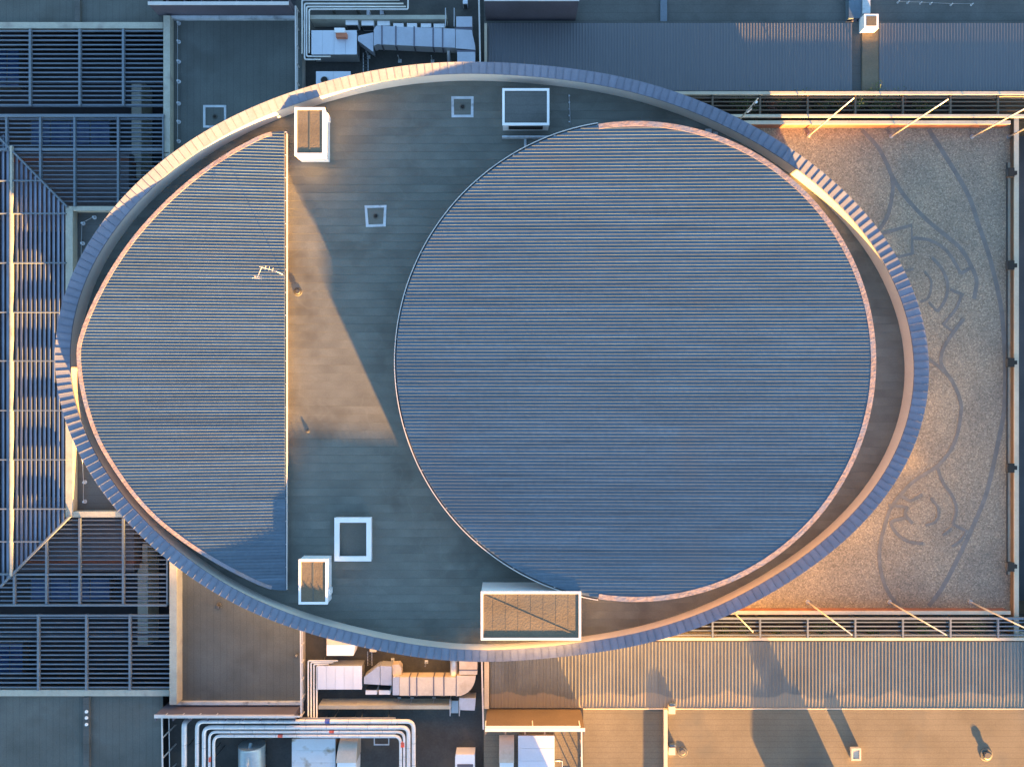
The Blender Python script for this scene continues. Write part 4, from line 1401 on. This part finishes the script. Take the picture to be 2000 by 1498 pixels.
t = thing("ladder", "short dark ladder under the egg's lower edge", "ladder", at(716, 1285, ZP))
c = at(722, 1272, ZP + .4)
for s in (-.16, .16):
    MB().bar((c[0] + s, c[1], ZP + .4), (c[0] + s, c[1] - 1.1, ZP + .35), .05, .06).build("rail", M['galv'], t)
for k in range(5):
    MB().bar((c[0] - .16, c[1] - .1 - k * .22, ZP + .4), (c[0] + .16, c[1] - .1 - k * .22, ZP + .4), .05, .04).build("rung", M['dark'], t)

# big lagged pipes along the bottom
zp = ZP + 2.0
big = [("outermost big white pipe looping along the bottom edge", 385, 1408, 808, .15, ((640, 1408, True, M['blue']),)),
       ("second big white pipe looping along the bottom edge", 398.5, 1419.5, 798, .15, ()),
       ("third big white pipe looping along the bottom edge", 409, 1428.5, 789.5, .10, ((648, 1428.5, True, M['red']), (409.5, 1482, False, M['red']), (789, 1453, False, M['red']))),
       ("innermost big white pipe looping along the bottom edge", 417.5, 1436.5, 782.5, .11, ((548, 1436.5, True, M['red']), (784, 1453, False, M['red'])))]
for k, (lab, xl, yh, xr, r_, bands) in enumerate(big):
    pipe(lab, [(xl, 1620), (xl, yh), (xr, yh), (xr, 1620)], zp, r_, M['pipe'], .55, bands)
pipe("lone thick white pipe left of the looping pipes", [(360, 1620), (360, 1412)], zp, .19, M['pipe'], .3, drop=ZP + .2)
t = thing("cable_tray", "pale blue tray beneath the looping bottom pipes", "cable tray", at(680, 1420, ZP))
MB().pb(586, 1402, 772, 1441, zp - .4, zp - .26).build("tray", M['duct'], t)
for x in (600, 660, 720, 765):
    c = at(x, 1420, zp - .4)
    MB().box(c[0] - .04, c[1] - .04, ZP, c[0] + .04, c[1] + .04, zp - .4).build("leg", M['dark'], t)
MB().frame(730, 1425, 760, 1455, .07, ZP + .9, ZP + .98).build("bracket", M['white_worn'], t)

t = thing("tank", "blue grey steel tank lying under the looping bottom pipes", "tank", at(492, 1490, ZP))
cx, cy, _ = at(492, 1458, ZP + 1.0)
MB().tube([(cx, cy + .18, ZP + 1.0), (cx, cy + .02, ZP + 1.0), (cx, cy - 4, ZP + 1.0)], 0.98, 28).build("shell", M['tank'], t)
MB().tube([(cx, cy + .4, ZP + 1.25), (cx, cy - .5, ZP + 1.98), (cx, cy - .9, ZP + 1.98)], .13, 12).build("nozzle", M['tank'], t)
for yy in (-1.0, -3.0):
    MB().box(cx - .8, cy + yy - .12, ZP, cx + .8, cy + yy + .12, ZP + .45).build("saddle", M['dark'], t)
t, a, b, z1 = air_unit("pale air unit with rust stains below the looping pipes", (570, 1442, 655, 1560), ZP, 1.3, 5, 'y', M['unit_rust'])
t = thing("duct", "curved cream and grey duct beside the rust stained unit", "duct", at(680, 1465, ZP))
n = 10
mb = MB()
for k in range(n):
    q0, q1 = k / n, (k + 1) / n
    z0_, z1_ = ZP + .5 + 1.2 * math.sin(q0 * math.pi / 2), ZP + .5 + 1.2 * math.sin(q1 * math.pi / 2)
    y0_, y1_ = at(0, 1442, ZP + 1.5)[1] - 1.7 * (1 - math.cos(q0 * math.pi / 2)), at(0, 1442, ZP + 1.5)[1] - 1.7 * (1 - math.cos(q1 * math.pi / 2))
    xl, xr = at(664, 0, ZP + 1.5)[0] - .25 * q0, at(697, 0, ZP + 1.5)[0]
    xl1 = at(664, 0, ZP + 1.5)[0] - .25 * q1
    mb.solid([(xl1, y1_, ZP), (xr, y1_, ZP), (xr, y0_, ZP), (xl, y0_, ZP)], [(xl1, y1_, z1_), (xr, y1_, z1_), (xr, y0_, z0_), (xl, y0_, z0_)])
mb.build("duct", M['duct_warm'], t)
xr = at(697, 0, ZP + 1.5)[0]
MB().box(xl1 + .05, y1_ - 1.2, ZP, xr - .05, y1_ - .01, ZP + 1.55).build("outlet", M['white'], t)
t = thing("roof_cabin", "small white vent hood with dark inset at the bottom edge", "vent", at(908, 1485, ZP))
MB().ppoly([(889, 1478), (890, 1473), (927, 1473), (927, 1550), (888, 1550)], ZP, ZP + 1.1).build("hood", M['white'], t)
MB().pb(893, 1492, 924, 1540, ZP + 1.1, ZP + 1.13).build("inset", M['screen'], t)
t = thing("duct", "curved cream duct left of the bottom pale unit", "duct", at(990, 1455, ZP))
mb = MB()
for k in range(n):
    q0, q1 = k / n, (k + 1) / n
    z0_, z1_ = ZP + .4 + 1.3 * math.sin(q0 * math.pi / 2), ZP + .4 + 1.3 * math.sin(q1 * math.pi / 2)
    yt = at(0, 1428, ZP + 1.2)[1]
    y0_, y1_ = yt - 2.1 * (1 - math.cos(q0 * math.pi / 2)), yt - 2.1 * (1 - math.cos(q1 * math.pi / 2))
    xl, xr = at(975, 0, ZP + 1.5)[0], at(1004, 0, ZP + 1.5)[0]
    mb.solid([(xl, y1_, ZP + .03), (xr, y1_, ZP + .03), (xr, y0_, ZP + .03), (xl, y0_, ZP + .03)], [(xl, y1_, z1_), (xr, y1_, z1_), (xr, y0_, z0_), (xl, y0_, z0_)])
mb.build("duct", M['duct_warm'], t)
MB().box(xl + .03, y1_ - 1.2, ZP + .03, xr - .03, y1_ - .01, ZP + 1.5).build("outlet", M['white'], t)
MB().box(xl - .33, yt - .9, ZP + .03, xl - .02, yt + .1, ZP + .5).build("side_box", M['unit'], t)
t, a, b, z1 = air_unit("pale blue unit with lid panels at the bottom edge below brown screen", (1012, 1436, 1083, 1560), ZP + .02, 1.4, 5, 'y')
MB().pb(1025, 1425, 1074, 1434.5, ZP + .1, ZP + .9).build("intake", M['beige'], t)
for k in range(4):
    nm = ("top", "second", "third", "lowest")[k]
    pipe("%s small bent pipe right of the bottom pale blue unit" % nm, [(1084, 1452 + 11 * k), (1098 + 3 * (k % 3), 1452 + 11 * k), (1098 + 3 * (k % 3), 1462 + 12 * k), (1112, 1462 + 12 * k)], ZP + .9 + .05 * k, .045, M['galv'], .06)
t = thing("sunlit_kerb", "brown strip inside the right border rail of the lower plant deck", "kerb", at(1122, 1480, ZP))
MB().pb(1116, 1424, 1131, 1600, ZP, ZP + .5).build("kerb", M['felt_brown'], t)

# ------------------------------------------------------------------ unseen blocks added outside the frame to shade the terrace and roofs
def shading(label, pxr, h, floors, m):
    z0 = 0.0
    a, b = (pxr[0], pxr[1]), (pxr[2], pxr[3])
    t = thing("shade_block", label, "building", ((a[0] + b[0]) / 2, (a[1] + b[1]) / 2, 0))
    MB().box(a[0], b[1], 0, b[0], a[1], h).build("wall", m, t)
    fr = MB()
    MB().box(a[0] - .2, b[1] - .2, h, b[0] + .2, a[1] + .2, h + .3).build("parapet", M['concrete'], t)
    nx = max(3, int((b[0] - a[0]) / 3.2))
    fh = h / floors
    for f in range(floors):
        for k in range(nx):
            xx = a[0] + (k + .5) * (b[0] - a[0]) / nx
            MB().box(xx - .9, a[1], f * fh + .9, xx + .9, a[1] + .06, f * fh + fh - .6).build("window", m_glass, t)


shading("beige office block added unseen for shade beyond the terrace's lower right corner", (138, -215, 205, -240), 28.9, 8, M['beige'])
shading("low concrete wing added unseen for shade below the bottom left corner", (-27.6, -42.3, 9.0, -53.3), 8.3, 2, M['concrete'])
